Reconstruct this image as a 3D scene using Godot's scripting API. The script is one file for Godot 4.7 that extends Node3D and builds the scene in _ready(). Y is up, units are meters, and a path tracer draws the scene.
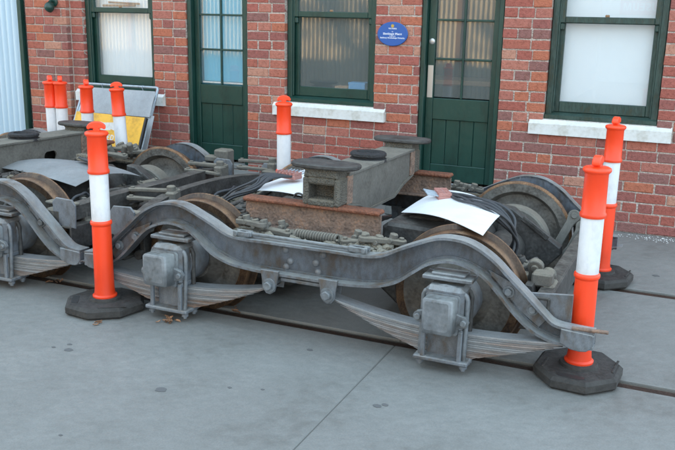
extends Node3D
# Two old railway bogies parked nose to tail in front of a brick building, marked off with orange bollards.

const Z0 := 2.28          # centre line of the track
var rng := RandomNumberGenerator.new()
var wob := FastNoiseLite.new()
var M := {}
var taken := {}

# ------------------------------------------------------------------ mesh builder
class Shape:
	var v := PackedVector3Array()
	var n := PackedVector3Array()
	var c := PackedColorArray()
	var uv := PackedVector2Array()
	var col := Color(1, 1, 1)
	var t := Transform3D()
	func tri(a: Vector3, b: Vector3, d: Vector3, na: Vector3, nb: Vector3, nd: Vector3) -> void:
		a = t * a; b = t * b; d = t * d
		na = (t.basis * na).normalized(); nb = (t.basis * nb).normalized(); nd = (t.basis * nd).normalized()
		var flip := (b - a).cross(d - a).dot(na + nb + nd) > 0.0
		v.append(a); n.append(na)
		if flip:
			v.append(d); v.append(b); n.append(nd); n.append(nb)
		else:
			v.append(b); v.append(d); n.append(nb); n.append(nd)
		for i in 3: c.append(col)
	# flat triangle, counter-clockwise seen from outside
	func flat(a: Vector3, b: Vector3, d: Vector3) -> void:
		var m := (b - a).cross(d - a).normalized()
		if m == Vector3.ZERO: return
		tri(a, b, d, m, m, m)
	func quad(a: Vector3, b: Vector3, d: Vector3, e: Vector3) -> void:
		flat(a, b, d); flat(a, d, e)
	func squad(a: Vector3, b: Vector3, d: Vector3, e: Vector3, na: Vector3, nb: Vector3, nd: Vector3, ne: Vector3) -> void:
		tri(a, b, d, na, nb, nd); tri(a, d, e, na, nd, ne)
	func box(at: Vector3, size: Vector3, bev := 0.0, b := Basis()) -> void:
		var h := size / 2
		bev = minf(bev, minf(h.x, minf(h.y, h.z)) * 0.9)
		var keep := t
		t = t * Transform3D(b, at)
		for ax in 3:
			for s: float in [-1.0, 1.0]:
				var u := (ax + 1) % 3
				var w := (ax + 2) % 3
				var q: Array[Vector3] = []
				for k: Vector2 in [Vector2(-1, -1), Vector2(1, -1), Vector2(1, 1), Vector2(-1, 1)]:
					var p := Vector3()
					p[ax] = s * h[ax]; p[u] = k.x * (h[u] - bev); p[w] = k.y * (h[w] - bev)
					q.append(p)
				var m := Vector3(); m[ax] = s
				squad(q[0], q[1], q[2], q[3], m, m, m, m)
				if bev > 0.0:
					# the chamfer between this face and the +-u face
					for s2: float in [-1.0, 1.0]:
						var e: Array[Vector3] = []
						for k2: float in [-1.0, 1.0]:
							var p1 := Vector3(); var p2 := Vector3()
							p1[ax] = s * h[ax]; p1[u] = s2 * (h[u] - bev); p1[w] = k2 * (h[w] - bev)
							p2[ax] = s * (h[ax] - bev); p2[u] = s2 * h[u]; p2[w] = k2 * (h[w] - bev)
							e.append(p1); e.append(p2)
						var m2 := Vector3(); m2[ax] = s; m2[u] = s2
						m2 = m2.normalized()
						squad(e[0], e[1], e[3], e[2], m2, m2, m2, m2)
		if bev > 0.0:
			for sx: float in [-1.0, 1.0]:
				for sy: float in [-1.0, 1.0]:
					for sz: float in [-1.0, 1.0]:
						var m3 := Vector3(sx, sy, sz).normalized()
						tri(Vector3(sx * h.x, sy * (h.y - bev), sz * (h.z - bev)), Vector3(sx * (h.x - bev), sy * h.y, sz * (h.z - bev)), Vector3(sx * (h.x - bev), sy * (h.y - bev), sz * h.z), m3, m3, m3)
		t = keep
	# r,y profile turned about the local y axis of xf
	func lathe(prof: Array, xf := Transform3D(), seg := 24, a0 := 0.0, a1 := TAU) -> void:
		var keep := t
		t = t * xf
		var m: Array[Vector2] = []
		for i in prof.size() - 1:
			var d: Vector2 = prof[i + 1] - prof[i]
			m.append(Vector2(d.y, -d.x).normalized())
		for i in prof.size() - 1:
			var n0 := m[i]; var n1 := m[i]
			if i > 0 and m[i - 1].dot(m[i]) > 0.75: n0 = (m[i - 1] + m[i]).normalized()
			if i < m.size() - 1 and m[i + 1].dot(m[i]) > 0.75: n1 = (m[i + 1] + m[i]).normalized()
			var p: Vector2 = prof[i]; var q: Vector2 = prof[i + 1]
			for k in seg:
				var f0 := a0 + (a1 - a0) * k / seg; var f1 := a0 + (a1 - a0) * (k + 1) / seg
				var u0 := Vector3(cos(f0), 0, -sin(f0)); var u1 := Vector3(cos(f1), 0, -sin(f1))
				var A := u0 * p.x + Vector3(0, p.y, 0); var B := u1 * p.x + Vector3(0, p.y, 0)
				var D := u1 * q.x + Vector3(0, q.y, 0); var E := u0 * q.x + Vector3(0, q.y, 0)
				var nA := u0 * n0.x + Vector3(0, n0.y, 0); var nB := u1 * n0.x + Vector3(0, n0.y, 0)
				var nD := u1 * n1.x + Vector3(0, n1.y, 0); var nE := u0 * n1.x + Vector3(0, n1.y, 0)
				if p.x > 1e-6: tri(A, B, D, nA, nB, nD)
				if q.x > 1e-6: tri(A, D, E, nA, nD, nE)
		t = keep
	static func along(a: Vector3, b: Vector3) -> Transform3D:
		var y := (b - a).normalized()
		var x := y.cross(Vector3.FORWARD if absf(y.z) < 0.9 else Vector3.RIGHT).normalized()
		return Transform3D(Basis(x, y, x.cross(y)), a)
	func rod(a: Vector3, b: Vector3, r: float, seg := 12, bev := 0.0, r2 := -1.0) -> void:
		var l := a.distance_to(b)
		if r2 < 0.0: r2 = r
		if bev > 0.0:
			lathe([Vector2(0, 0), Vector2(r - bev, 0), Vector2(r, bev), Vector2(r2, l - bev), Vector2(r2 - bev, l), Vector2(0, l)], along(a, b), seg)
		else:
			lathe([Vector2(0, 0), Vector2(r, 0), Vector2(r2, l), Vector2(0, l)], along(a, b), seg)
	# hexagon bolt head with a washer, standing out along axis
	func bolt(at: Vector3, axis: Vector3, r := 0.016) -> void:
		var x := along(at, at + axis)
		lathe([Vector2(r * 1.5, 0), Vector2(r * 1.45, r * 0.25), Vector2(0, r * 0.25)], x, 14)
		lathe([Vector2(r, r * 0.25), Vector2(r, r * 0.95), Vector2(r * 0.8, r * 1.15), Vector2(0, r * 1.15)], x, 6)
	func rivet(at: Vector3, axis: Vector3, r := 0.02) -> void:
		lathe([Vector2(r, 0), Vector2(r * 0.92, r * 0.35), Vector2(r * 0.6, r * 0.62), Vector2(0, r * 0.72)], along(at, at + axis), 10)
	static func smooth(p: Array, n := 6) -> Array:
		var o := []
		for i in p.size() - 1:
			var a: Vector3 = p[maxi(i - 1, 0)]; var b: Vector3 = p[i]; var d: Vector3 = p[i + 1]; var e: Vector3 = p[mini(i + 2, p.size() - 1)]
			for k in n: o.append(b.cubic_interpolate(d, a, e, float(k) / n))
		o.append(p[-1])
		return o
	func tube(p: Array, r: float, seg := 8, caps := true) -> void:
		var rings := []
		var x := Vector3.ZERO
		for i in p.size():
			var d: Vector3 = (p[mini(i + 1, p.size() - 1)] - p[maxi(i - 1, 0)]).normalized()
			if i == 0: x = d.cross(Vector3.UP if absf(d.y) < 0.9 else Vector3.RIGHT).normalized()
			x = (x - d * x.dot(d)).normalized()
			var y := d.cross(x)
			var ring := []
			for k in seg:
				var f := TAU * k / seg
				ring.append(x * cos(f) + y * sin(f))
			rings.append(ring)
		for i in p.size() - 1:
			for k in seg:
				var k2 := (k + 1) % seg
				var a: Vector3 = rings[i][k]; var b: Vector3 = rings[i][k2]; var d2: Vector3 = rings[i + 1][k2]; var e: Vector3 = rings[i + 1][k]
				squad(p[i] + a * r, p[i] + b * r, p[i + 1] + d2 * r, p[i + 1] + e * r, a, b, d2, e)
		if caps:
			for i: int in [0, p.size() - 1]:
				var m: Vector3 = (p[0] - p[1]).normalized() if i == 0 else (p[-1] - p[-2]).normalized()
				for k in seg: tri(p[i], p[i] + rings[i][k] * r, p[i] + rings[i][(k + 1) % seg] * r, m, m, m)
	# polygon in the local xy plane pushed from z0 to z1; sides smooth where the outline turns gently
	func prism(poly: PackedVector2Array, z0: float, z1: float, xf := Transform3D(), bev := 0.0) -> void:
		var keep := t
		t = t * xf
		if Geometry2D.is_polygon_clockwise(poly): poly.reverse()
		var k := poly.size()
		var m: Array[Vector2] = []
		for i in k:
			var d := poly[(i + 1) % k] - poly[i]
			m.append(Vector2(d.y, -d.x).normalized())
		var ins := poly.duplicate()
		if bev > 0.0:
			for i in k:
				var bi := (m[i] + m[(i + k - 1) % k])
				var l := maxf(bi.length_squared() / 2.0, 0.35)
				ins[i] = poly[i] - bi / l * bev
		var big := PackedVector2Array()
		for q in ins: big.append(q * 1000.0)
		var idx := Geometry2D.triangulate_polygon(big)
		for s: float in [z0, z1]:
			var nz := Vector3(0, 0, signf((z1 - z0) * (1 if s == z1 else -1)))
			for i in range(0, idx.size(), 3):
				tri(Vector3(ins[idx[i]].x, ins[idx[i]].y, s), Vector3(ins[idx[i + 1]].x, ins[idx[i + 1]].y, s), Vector3(ins[idx[i + 2]].x, ins[idx[i + 2]].y, s), nz, nz, nz)
		var lo := minf(z0, z1); var hi := maxf(z0, z1)
		for i in k:
			var j := (i + 1) % k
			var ma := m[i]; var mb := m[i]
			if m[(i + k - 1) % k].dot(m[i]) > 0.8: ma = (m[(i + k - 1) % k] + m[i]).normalized()
			if m[j].dot(m[i]) > 0.8: mb = (m[j] + m[i]).normalized()
			var na := Vector3(ma.x, ma.y, 0); var nb := Vector3(mb.x, mb.y, 0)
			var a := poly[i]; var b := poly[j]
			squad(Vector3(a.x, a.y, lo + bev), Vector3(b.x, b.y, lo + bev), Vector3(b.x, b.y, hi - bev), Vector3(a.x, a.y, hi - bev), na, nb, nb, na)
			if bev > 0.0:
				for s: float in [-1.0, 1.0]:
					var zc := lo if s < 0 else hi
					var n1 := (na + Vector3(0, 0, s)).normalized(); var n2 := (nb + Vector3(0, 0, s)).normalized()
					squad(Vector3(a.x, a.y, zc - s * bev), Vector3(b.x, b.y, zc - s * bev), Vector3(ins[j].x, ins[j].y, zc), Vector3(ins[i].x, ins[i].y, zc), n1, n2, n2, n1)
		t = keep
	# rectangle section swept along points p lying near a plane whose normal is side: width along side, height across
	func ribbon(p: Array, side: Vector3, w0: float, w1: float, h0: float, h1: float) -> void:
		var prev := []
		var prevn := Vector3.ZERO
		for i in p.size():
			var d: Vector3 = (p[mini(i + 1, p.size() - 1)] - p[maxi(i - 1, 0)]).normalized()
			var up := side.cross(d).normalized()
			if up.y < -0.01 or (absf(up.y) <= 0.01 and up.x < 0): up = -up
			var q := [p[i] + side * w0 + up * h0, p[i] + side * w1 + up * h0, p[i] + side * w1 + up * h1, p[i] + side * w0 + up * h1]
			if i > 0:
				squad(prev[3], prev[2], q[2], q[3], prevn, prevn, up, up)
				squad(prev[0], prev[1], q[1], q[0], -prevn, -prevn, -up, -up)
				squad(prev[1], prev[2], q[2], q[1], side, side, side, side)
				squad(prev[0], prev[3], q[3], q[0], -side, -side, -side, -side)
			if i == 0: squad(q[0], q[1], q[2], q[3], -d, -d, -d, -d)
			if i == p.size() - 1: squad(q[0], q[1], q[2], q[3], d, d, d, d)
			prev = q; prevn = up
	# bar of rectangular section laid flat along p: w wide across, h deep
	func ribbon_flat(p: Array, w: float, h: float) -> void:
		var prev := []
		var pn := []
		for i in p.size():
			var d: Vector3 = (p[mini(i + 1, p.size() - 1)] - p[maxi(i - 1, 0)]).normalized()
			var x := d.cross(Vector3.UP).normalized()
			var y := x.cross(d)
			if y.y < 0: y = -y
			var q := [p[i] - x * w / 2, p[i] + x * w / 2, p[i] + x * w / 2 - y * h, p[i] - x * w / 2 - y * h]
			if i > 0:
				squad(prev[0], prev[1], q[1], q[0], pn[1], pn[1], y, y)
				squad(prev[1], prev[2], q[2], q[1], pn[0], pn[0], x, x)
				squad(prev[2], prev[3], q[3], q[2], -pn[1], -pn[1], -y, -y)
				squad(prev[3], prev[0], q[0], q[3], -pn[0], -pn[0], -x, -x)
			if i == 0: squad(q[0], q[1], q[2], q[3], -d, -d, -d, -d)
			if i == p.size() - 1: squad(q[0], q[1], q[2], q[3], d, d, d, d)
			prev = q; pn = [x, y]
	# curved sheet through a grid of points, with thickness
	func sheet(g: Array, th: float) -> void:
		var r := g.size(); var k: int = g[0].size()
		var nn := []
		for i in r:
			var row := []
			for j in k:
				var du: Vector3 = g[mini(i + 1, r - 1)][j] - g[maxi(i - 1, 0)][j]
				var dv: Vector3 = g[i][mini(j + 1, k - 1)] - g[i][maxi(j - 1, 0)]
				var m := du.cross(dv).normalized()
				row.append(m if m.y >= 0 else -m)
			nn.append(row)
		for i in r - 1:
			for j in k - 1:
				for s: float in [0.0, 1.0]:
					var q := []; var qn := []
					for o: Vector2i in [Vector2i(0, 0), Vector2i(1, 0), Vector2i(1, 1), Vector2i(0, 1)]:
						var m: Vector3 = nn[i + o.x][j + o.y]
						q.append(g[i + o.x][j + o.y] - m * th * s); qn.append(m if s == 0.0 else -m)
					squad(q[0], q[1], q[2], q[3], qn[0], qn[1], qn[2], qn[3])
		for i in r - 1:
			for j: int in [0, k - 1]: edge(g[i][j], g[i + 1][j], nn[i][j], th, g[i][j] - g[i][1 if j == 0 else k - 2])
		for j in k - 1:
			for i: int in [0, r - 1]: edge(g[i][j], g[i][j + 1], nn[i][j], th, g[i][j] - g[1 if i == 0 else r - 2][j])
	func edge(a: Vector3, b: Vector3, m: Vector3, th: float, out: Vector3) -> void:
		out = out.normalized()
		squad(a, b, b - m * th, a - m * th, out, out, out, out)
	# lump of dirt
	func lump(at: Vector3, r: Vector3, rg: RandomNumberGenerator) -> void:
		var ph := (1.0 + sqrt(5.0)) / 2.0
		var p := [Vector3(-1, ph, 0), Vector3(1, ph, 0), Vector3(-1, -ph, 0), Vector3(1, -ph, 0), Vector3(0, -1, ph), Vector3(0, 1, ph), Vector3(0, -1, -ph), Vector3(0, 1, -ph), Vector3(ph, 0, -1), Vector3(ph, 0, 1), Vector3(-ph, 0, -1), Vector3(-ph, 0, 1)]
		var f := [0, 11, 5, 0, 5, 1, 0, 1, 7, 0, 7, 10, 0, 10, 11, 1, 5, 9, 5, 11, 4, 11, 10, 2, 10, 7, 6, 7, 1, 8, 3, 9, 4, 3, 4, 2, 3, 2, 6, 3, 6, 8, 3, 8, 9, 4, 9, 5, 2, 4, 11, 6, 2, 10, 8, 6, 7, 9, 8, 1]
		var b := Basis.from_euler(Vector3(rg.randf() * 6, rg.randf() * 6, rg.randf() * 6))
		for i in 12: p[i] = at + (b * (p[i] as Vector3).normalized()) * r * rg.randf_range(0.7, 1.2)
		for i in range(0, 60, 3):
			var m: Vector3 = (p[f[i + 1]] - p[f[i]]).cross(p[f[i + 2]] - p[f[i]]).normalized()
			if m.dot((p[f[i]] + p[f[i + 1]] + p[f[i + 2]]) / 3.0 - at) < 0: m = -m
			tri(p[f[i]], p[f[i + 1]], p[f[i + 2]], m, m, m)
	func done() -> ArrayMesh:
		var a := []
		a.resize(Mesh.ARRAY_MAX)
		a[Mesh.ARRAY_VERTEX] = v; a[Mesh.ARRAY_NORMAL] = n; a[Mesh.ARRAY_COLOR] = c
		if uv.size() == v.size(): a[Mesh.ARRAY_TEX_UV] = uv
		var m := ArrayMesh.new()
		m.add_surface_from_arrays(Mesh.PRIMITIVE_TRIANGLES, a)
		return m
	# dust that has settled on faces that look up: pale there, darker bare metal elsewhere
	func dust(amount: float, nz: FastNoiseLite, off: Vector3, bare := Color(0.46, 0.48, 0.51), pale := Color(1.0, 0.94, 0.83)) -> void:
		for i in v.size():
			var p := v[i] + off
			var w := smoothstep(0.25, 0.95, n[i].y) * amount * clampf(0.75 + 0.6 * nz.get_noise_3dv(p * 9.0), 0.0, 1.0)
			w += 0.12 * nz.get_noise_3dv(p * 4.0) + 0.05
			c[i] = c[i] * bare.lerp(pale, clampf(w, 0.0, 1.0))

# ------------------------------------------------------------------ naming
func numbered(parent: Node, called: String) -> String:
	var key := str(parent.get_instance_id()) + called
	var k: int = taken.get(key, 0)
	taken[key] = k + 1
	return called if k == 0 else "%s_%03d" % [called, k]

func put(called: String, mesh: Mesh, mat: Material, parent: Node = null) -> MeshInstance3D:
	var o := MeshInstance3D.new()
	var host: Node = parent if parent else self
	o.name = numbered(host, called)
	o.mesh = mesh
	if mat: o.material_override = mat
	host.add_child(o, true)
	return o

func obj(called: String, s: Shape, mat: Material, parent: Node = null, dusty := 0.0, off := Vector3.ZERO) -> MeshInstance3D:
	if dusty > 0.0: s.dust(dusty, wob, off)
	return put(called, s.done(), mat, parent)

func thing(called: String, label: String, category: String, at := Vector3.ZERO, turn := 0.0, group := "") -> Node3D:
	var o := Node3D.new()
	o.name = numbered(self, called)
	add_child(o)
	o.position = at
	o.rotation.y = turn
	tag(o, label, category, group)
	return o

func tag(o: Node, label: String, category: String, group := "") -> void:
	o.set_meta("label", label); o.set_meta("category", category)
	if group: o.set_meta("group", group)

func struct(o: Node) -> Node:
	o.set_meta("kind", "structure")
	return o

# ------------------------------------------------------------------ textures and materials
func noise_bytes(sd: int, f: float, size: int, oct := 4, kind := FastNoiseLite.TYPE_SIMPLEX_SMOOTH) -> PackedByteArray:
	var nz := FastNoiseLite.new()
	nz.seed = sd; nz.frequency = f; nz.noise_type = kind
	nz.fractal_type = FastNoiseLite.FRACTAL_FBM; nz.fractal_octaves = oct
	var im := nz.get_seamless_image(size, size, false, false, 0.15, true)
	im.convert(Image.FORMAT_L8)
	return im.get_data()

# two patterns (broad and fine) mixed, run through a list of colours (sRGB), grain on top
func blend_tex(sd: int, broad: float, fine: float, share: float, cols: Array, grain := 0.1, size := 512, contrast := 1.0) -> ImageTexture:
	var a := noise_bytes(sd, broad, size, 4)
	var b := noise_bytes(sd + 7, fine, size, 4)
	var r := RandomNumberGenerator.new()
	r.seed = sd
	var out := PackedByteArray()
	out.resize(size * size * 3)
	var top := cols.size() - 1
	var lut := PackedColorArray()
	for i in 256:
		var x := clampf((i / 255.0 - 0.5) * contrast + 0.5, 0.0, 1.0) * top
		var k := mini(int(x), top - 1)
		lut.append((cols[k] as Color).lerp(cols[k + 1], x - k))
	for i in size * size:
		var q := lut[clampi(int(a[i] * (1.0 - share) + b[i] * share), 0, 255)]
		var g := 1.0 + grain * (r.randf() - 0.5)
		out[i * 3] = clampi(int(q.r * 255.0 * g), 0, 255)
		out[i * 3 + 1] = clampi(int(q.g * 255.0 * g), 0, 255)
		out[i * 3 + 2] = clampi(int(q.b * 255.0 * g), 0, 255)
	var im := Image.create_from_data(size, size, false, Image.FORMAT_RGB8, out)
	return ImageTexture.create_from_image(im)

func grey_tex(sd: int, f: float, size := 256, oct := 5) -> ImageTexture:
	var im := Image.create_from_data(size, size, false, Image.FORMAT_L8, noise_bytes(sd, f, size, oct))
	im.convert(Image.FORMAT_RGB8)
	return ImageTexture.create_from_image(im)

func lin(r: float, g: float, b: float) -> Color:
	return Color(r, g, b).linear_to_srgb()

func mat(called: String, color: Color, rough: float, metal := 0.0, tex: Texture2D = null, scale := Vector3.ONE, bump: Texture2D = null, depth := 0.0, bump_scale := 1.0) -> StandardMaterial3D:
	var m := StandardMaterial3D.new()
	m.resource_name = called
	m.albedo_color = color
	m.roughness = rough
	m.metallic = metal
	m.uv1_triplanar = true
	m.uv1_world_triplanar = true
	m.uv1_scale = scale
	if tex: m.albedo_texture = tex
	if bump:
		m.heightmap_enabled = true
		m.heightmap_texture = bump
		m.heightmap_scale = depth
	m.vertex_color_use_as_albedo = true
	M[called] = m
	return m

func make_materials() -> void:
	var rough_a := grey_tex(11, 0.03)
	var rough_b := grey_tex(12, 0.09)
	var C := func(r: float, g: float, b: float) -> Color: return lin(r, g, b)
	# steel of the frames: faded blue grey paint under grime with some rust
	var t_frame := blend_tex(21, 0.006, 0.05, 0.4, [C.call(0.19, 0.14, 0.105), C.call(0.22, 0.22, 0.22), C.call(0.29, 0.31, 0.33), C.call(0.33, 0.355, 0.38), C.call(0.40, 0.41, 0.41)], 0.14, 512, 1.5)
	mat("frame_steel", Color.WHITE, 0.52, 0.15, t_frame, Vector3(0.8, 0.45, 0.8), rough_b, 0.35)
	var t_dark := blend_tex(31, 0.01, 0.06, 0.45, [C.call(0.045, 0.038, 0.032), C.call(0.09, 0.082, 0.074), C.call(0.14, 0.13, 0.118), C.call(0.21, 0.195, 0.17)], 0.18, 512, 1.5)
	mat("grimy_steel", Color(0.9, 0.9, 0.9), 0.66, 0.0, t_dark, Vector3(1.2, 1.2, 1.2), rough_b, 0.22)
	var t_dusty := blend_tex(41, 0.012, 0.07, 0.5, [C.call(0.19, 0.175, 0.15), C.call(0.28, 0.265, 0.235), C.call(0.335, 0.32, 0.285), C.call(0.39, 0.37, 0.335)], 0.18, 512, 1.3)
	mat("dusty_steel", Color(0.87, 0.86, 0.84), 0.8, 0.0, t_dusty, Vector3(0.9, 0.9, 0.9), rough_a, 0.2)
	mat("dirt", Color(0.86, 0.84, 0.8), 0.95, 0.0, t_dusty, Vector3(3, 3, 3), rough_b, 1.2)
	var t_rust := blend_tex(51, 0.012, 0.07, 0.5, [C.call(0.09, 0.065, 0.052), C.call(0.165, 0.115, 0.09), C.call(0.215, 0.145, 0.11), C.call(0.30, 0.165, 0.10)], 0.22, 512, 1.5)
	mat("rust", Color.WHITE, 0.86, 0.0, t_rust, Vector3(1.5, 1.5, 1.5), rough_b, 0.7)
	mat("rust_lip", C.call(0.9, 0.5, 0.36), 0.85, 0.0, t_rust, Vector3(2, 2, 2), rough_b, 0.7)
	var t_rim := blend_tex(61, 0.012, 0.09, 0.5, [C.call(0.07, 0.042, 0.028), C.call(0.15, 0.085, 0.05), C.call(0.23, 0.135, 0.075), C.call(0.32, 0.21, 0.12)], 0.2, 256, 1.6)
	mat("tread", Color.WHITE, 0.5, 0.35, t_rim, Vector3(3, 3, 3), rough_a, 0.2)
	var t_disc := blend_tex(71, 0.01, 0.06, 0.4, [C.call(0.08, 0.065, 0.05), C.call(0.17, 0.15, 0.125), C.call(0.25, 0.225, 0.19), C.call(0.3, 0.27, 0.23)], 0.15, 512, 1.6)
	mat("wheel_disc", Color.WHITE, 0.75, 0.0, t_disc, Vector3(1.3, 1.3, 1.3), rough_b, 0.3)
	var t_box := blend_tex(81, 0.01, 0.05, 0.4, [C.call(0.15, 0.15, 0.145), C.call(0.26, 0.275, 0.28), C.call(0.32, 0.34, 0.35), C.call(0.39, 0.41, 0.42)], 0.1, 256, 1.6)
	mat("box_paint", Color.WHITE, 0.5, 0.1, t_box, Vector3(2.3, 2.3, 2.3), rough_a, 0.12)
	var t_spring := blend_tex(91, 0.01, 0.05, 0.5, [C.call(0.2, 0.195, 0.19), C.call(0.28, 0.285, 0.285), C.call(0.32, 0.33, 0.335), C.call(0.37, 0.38, 0.385)], 0.12, 512, 1.2)
	mat("spring_steel", Color.WHITE, 0.6, 0.15, t_spring, Vector3(0.6, 1.2, 1.2), rough_a, 0.15)
	mat("rusty_leaf", Color(0.95, 0.66, 0.5), 0.75, 0.05, t_spring, Vector3(0.6, 3.0, 1.2), rough_b, 0.4)
	mat("bare_galvanised", C.call(0.42, 0.47, 0.51), 0.42, 0.35, blend_tex(101, 0.015, 0.05, 0.5, [C.call(0.5, 0.52, 0.54), C.call(0.8, 0.82, 0.84), C.call(1, 1, 1)], 0.1, 256, 1.5), Vector3(3, 3, 3))
	var t_zinc := blend_tex(103, 0.008, 0.06, 0.35, [C.call(0.24, 0.25, 0.25), C.call(0.29, 0.305, 0.31), C.call(0.33, 0.345, 0.35), C.call(0.39, 0.405, 0.41)], 0.1, 256, 1.2)
	mat("grey_sheet", Color(0.9, 0.9, 0.9), 0.6, 0.15, t_zinc, Vector3(1.2, 1.2, 1.2), rough_a, 0.2)
	mat("white_sheet", C.call(0.78, 0.80, 0.82), 0.5, 0.0, blend_tex(111, 0.007, 0.03, 0.4, [C.call(0.86, 0.85, 0.83), C.call(0.97, 0.97, 0.97), C.call(1, 1, 1)], 0.03, 256, 1.2), Vector3(1.1, 1.1, 1.1))
	mat("black_rubber", C.call(0.022, 0.022, 0.024), 0.72, 0.0, blend_tex(113, 0.012, 0.06, 0.5, [C.call(0.55, 0.52, 0.5), C.call(0.8, 0.8, 0.8), C.call(1, 1, 1)], 0.2, 256, 1.5), Vector3(3, 3, 3), rough_b, 0.4)
	mat("base_rubber", C.call(0.05, 0.048, 0.046), 0.85, 0.0, blend_tex(114, 0.012, 0.05, 0.5, [C.call(0.4, 0.37, 0.34), C.call(0.7, 0.68, 0.66), C.call(1, 0.97, 0.92)], 0.25, 256, 1.8), Vector3(2.2, 2.2, 2.2), rough_b, 0.15)
	mat("pink_block", C.call(0.42, 0.2, 0.17), 0.7, 0.0, null, Vector3.ONE * 4, rough_b, 0.5)
	mat("cable", C.call(0.045, 0.047, 0.052), 0.6)
	mat("orange_plastic", C.call(0.92, 0.062, 0.012), 0.42, 0.0, blend_tex(121, 0.006, 0.04, 0.4, [C.call(0.93, 0.9, 0.9), C.call(0.98, 0.98, 0.98), C.call(1, 1, 1)], 0.02, 256, 1.3), Vector3(2, 1.2, 2))
	M.orange_plastic.subsurf_scatter_enabled = true
	M.orange_plastic.subsurf_scatter_strength = 0.15
	mat("white_band", C.call(0.74, 0.75, 0.77), 0.4, 0.0, blend_tex(123, 0.008, 0.05, 0.4, [C.call(0.8, 0.8, 0.8), C.call(0.96, 0.96, 0.96), C.call(1, 1, 1)], 0.03, 256, 1.5), Vector3(3, 1.6, 3))
	mat("green_paint", C.call(0.009, 0.046, 0.035), 0.4, 0.0, blend_tex(131, 0.008, 0.06, 0.4, [C.call(0.6, 0.62, 0.62), C.call(0.92, 0.92, 0.92), C.call(1, 1, 1)], 0.06, 256, 1.5), Vector3(1.5, 0.8, 1.5), rough_a, 0.15)
	mat("worn_green_paint", C.call(0.03, 0.062, 0.05), 0.5, 0.0, blend_tex(133, 0.01, 0.07, 0.5, [C.call(1.0, 0.62, 0.42), C.call(0.55, 0.6, 0.6), C.call(0.85, 0.9, 0.9), C.call(1, 1, 1)], 0.1, 256, 1.9), Vector3(3, 0.9, 3), rough_a, 0.3)
	mat("white_paint", C.call(0.66, 0.67, 0.66), 0.6, 0.0, blend_tex(135, 0.01, 0.06, 0.4, [C.call(0.72, 0.69, 0.63), C.call(0.93, 0.92, 0.9), C.call(1, 1, 1)], 0.04, 256, 1.6), Vector3(1.6, 1.6, 1.6), rough_b, 0.08)
	mat("blind_white", C.call(0.72, 0.75, 0.77), 0.7)
	mat("blind_blue", C.call(0.10, 0.40, 0.56), 0.7)
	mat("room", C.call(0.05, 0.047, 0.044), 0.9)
	mat("mortar", Color.WHITE, 0.95, 0.0, blend_tex(141, 0.02, 0.09, 0.5, [C.call(0.30, 0.24, 0.205), C.call(0.44, 0.37, 0.32), C.call(0.55, 0.48, 0.43)], 0.2, 512, 1.5), Vector3(2, 2, 2), rough_b, 1.2)
	var t_brick := blend_tex(143, 0.02, 0.09, 0.5, [C.call(0.5, 0.46, 0.44), C.call(0.82, 0.8, 0.78), C.call(0.97, 0.97, 0.97), C.call(1, 1, 1)], 0.16, 512, 1.6)
	var tones := [[0.37, 0.115, 0.080], [0.41, 0.14, 0.096], [0.34, 0.10, 0.074], [0.42, 0.16, 0.115], [0.29, 0.10, 0.084], [0.45, 0.22, 0.155], [0.36, 0.11, 0.085], [0.43, 0.14, 0.08], [0.25, 0.112, 0.098], [0.39, 0.14, 0.105]]
	for i in tones.size():
		mat("brick_%d" % i, C.call(tones[i][0], tones[i][1], tones[i][2]), 0.9, 0.0, t_brick, Vector3(2.3, 2.3, 2.3), rough_b, 0.3)
	mat("brick_any", Color.WHITE, 0.9, 0.0, t_brick, Vector3(2.3, 2.3, 2.3), rough_b, 0.3)
	var t_conc := blend_tex(151, 0.0045, 0.035, 0.38, [C.call(0.138, 0.136, 0.126), C.call(0.170, 0.170, 0.160), C.call(0.185, 0.185, 0.175), C.call(0.204, 0.203, 0.192)], 0.1, 1024, 1.5)
	mat("concrete", Color.WHITE, 0.62, 0.0, t_conc, Vector3(0.24, 0.24, 0.24), grey_tex(153, 0.12, 512), 0.35)
	mat("dirty_concrete", Color(0.74, 0.69, 0.64), 0.85, 0.0, t_conc, Vector3(0.5, 0.5, 0.5), rough_b, 0.8)
	mat("joint", C.call(0.10, 0.098, 0.09), 0.95)
	mat("stain", C.call(0.10, 0.10, 0.10), 0.8)
	mat("white_fleck", C.call(0.7, 0.7, 0.68), 0.9)
	mat("dry_leaf", C.call(0.38, 0.20, 0.11), 0.85)
	mat("rail_steel", C.call(0.16, 0.12, 0.095), 0.6, 0.2, t_rust, Vector3(2, 2, 2), rough_b, 0.3)
	mat("iron_sheet", C.call(0.50, 0.62, 0.70), 0.4)
	mat("shed_iron", C.call(0.72, 0.66, 0.52), 0.6, 0.0, blend_tex(165, 0.008, 0.05, 0.35, [C.call(0.6, 0.6, 0.6), C.call(0.9, 0.9, 0.9), C.call(1, 1, 1)], 0.05, 256, 1.8), Vector3(0.3, 0.12, 0.3))
	mat("yellow_board", C.call(0.80, 0.43, 0.028), 0.5, 0.0, blend_tex(171, 0.01, 0.05, 0.4, [C.call(0.6, 0.58, 0.55), C.call(0.95, 0.95, 0.95), C.call(1, 1, 1)], 0.06, 256, 1.5), Vector3(2, 2, 2))
	mat("board_back", C.call(0.95, 0.96, 1.0), 0.55, 0.1, t_zinc, Vector3(1, 1, 1))
	mat("sign_black", C.call(0.02, 0.02, 0.02), 0.6)
	mat("plaque_blue", C.call(0.012, 0.085, 0.32), 0.35)
	mat("plaque_white", C.call(0.8, 0.82, 0.85), 0.5)
	mat("plaque_gold", C.call(0.6, 0.40, 0.08), 0.4, 0.2)
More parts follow.
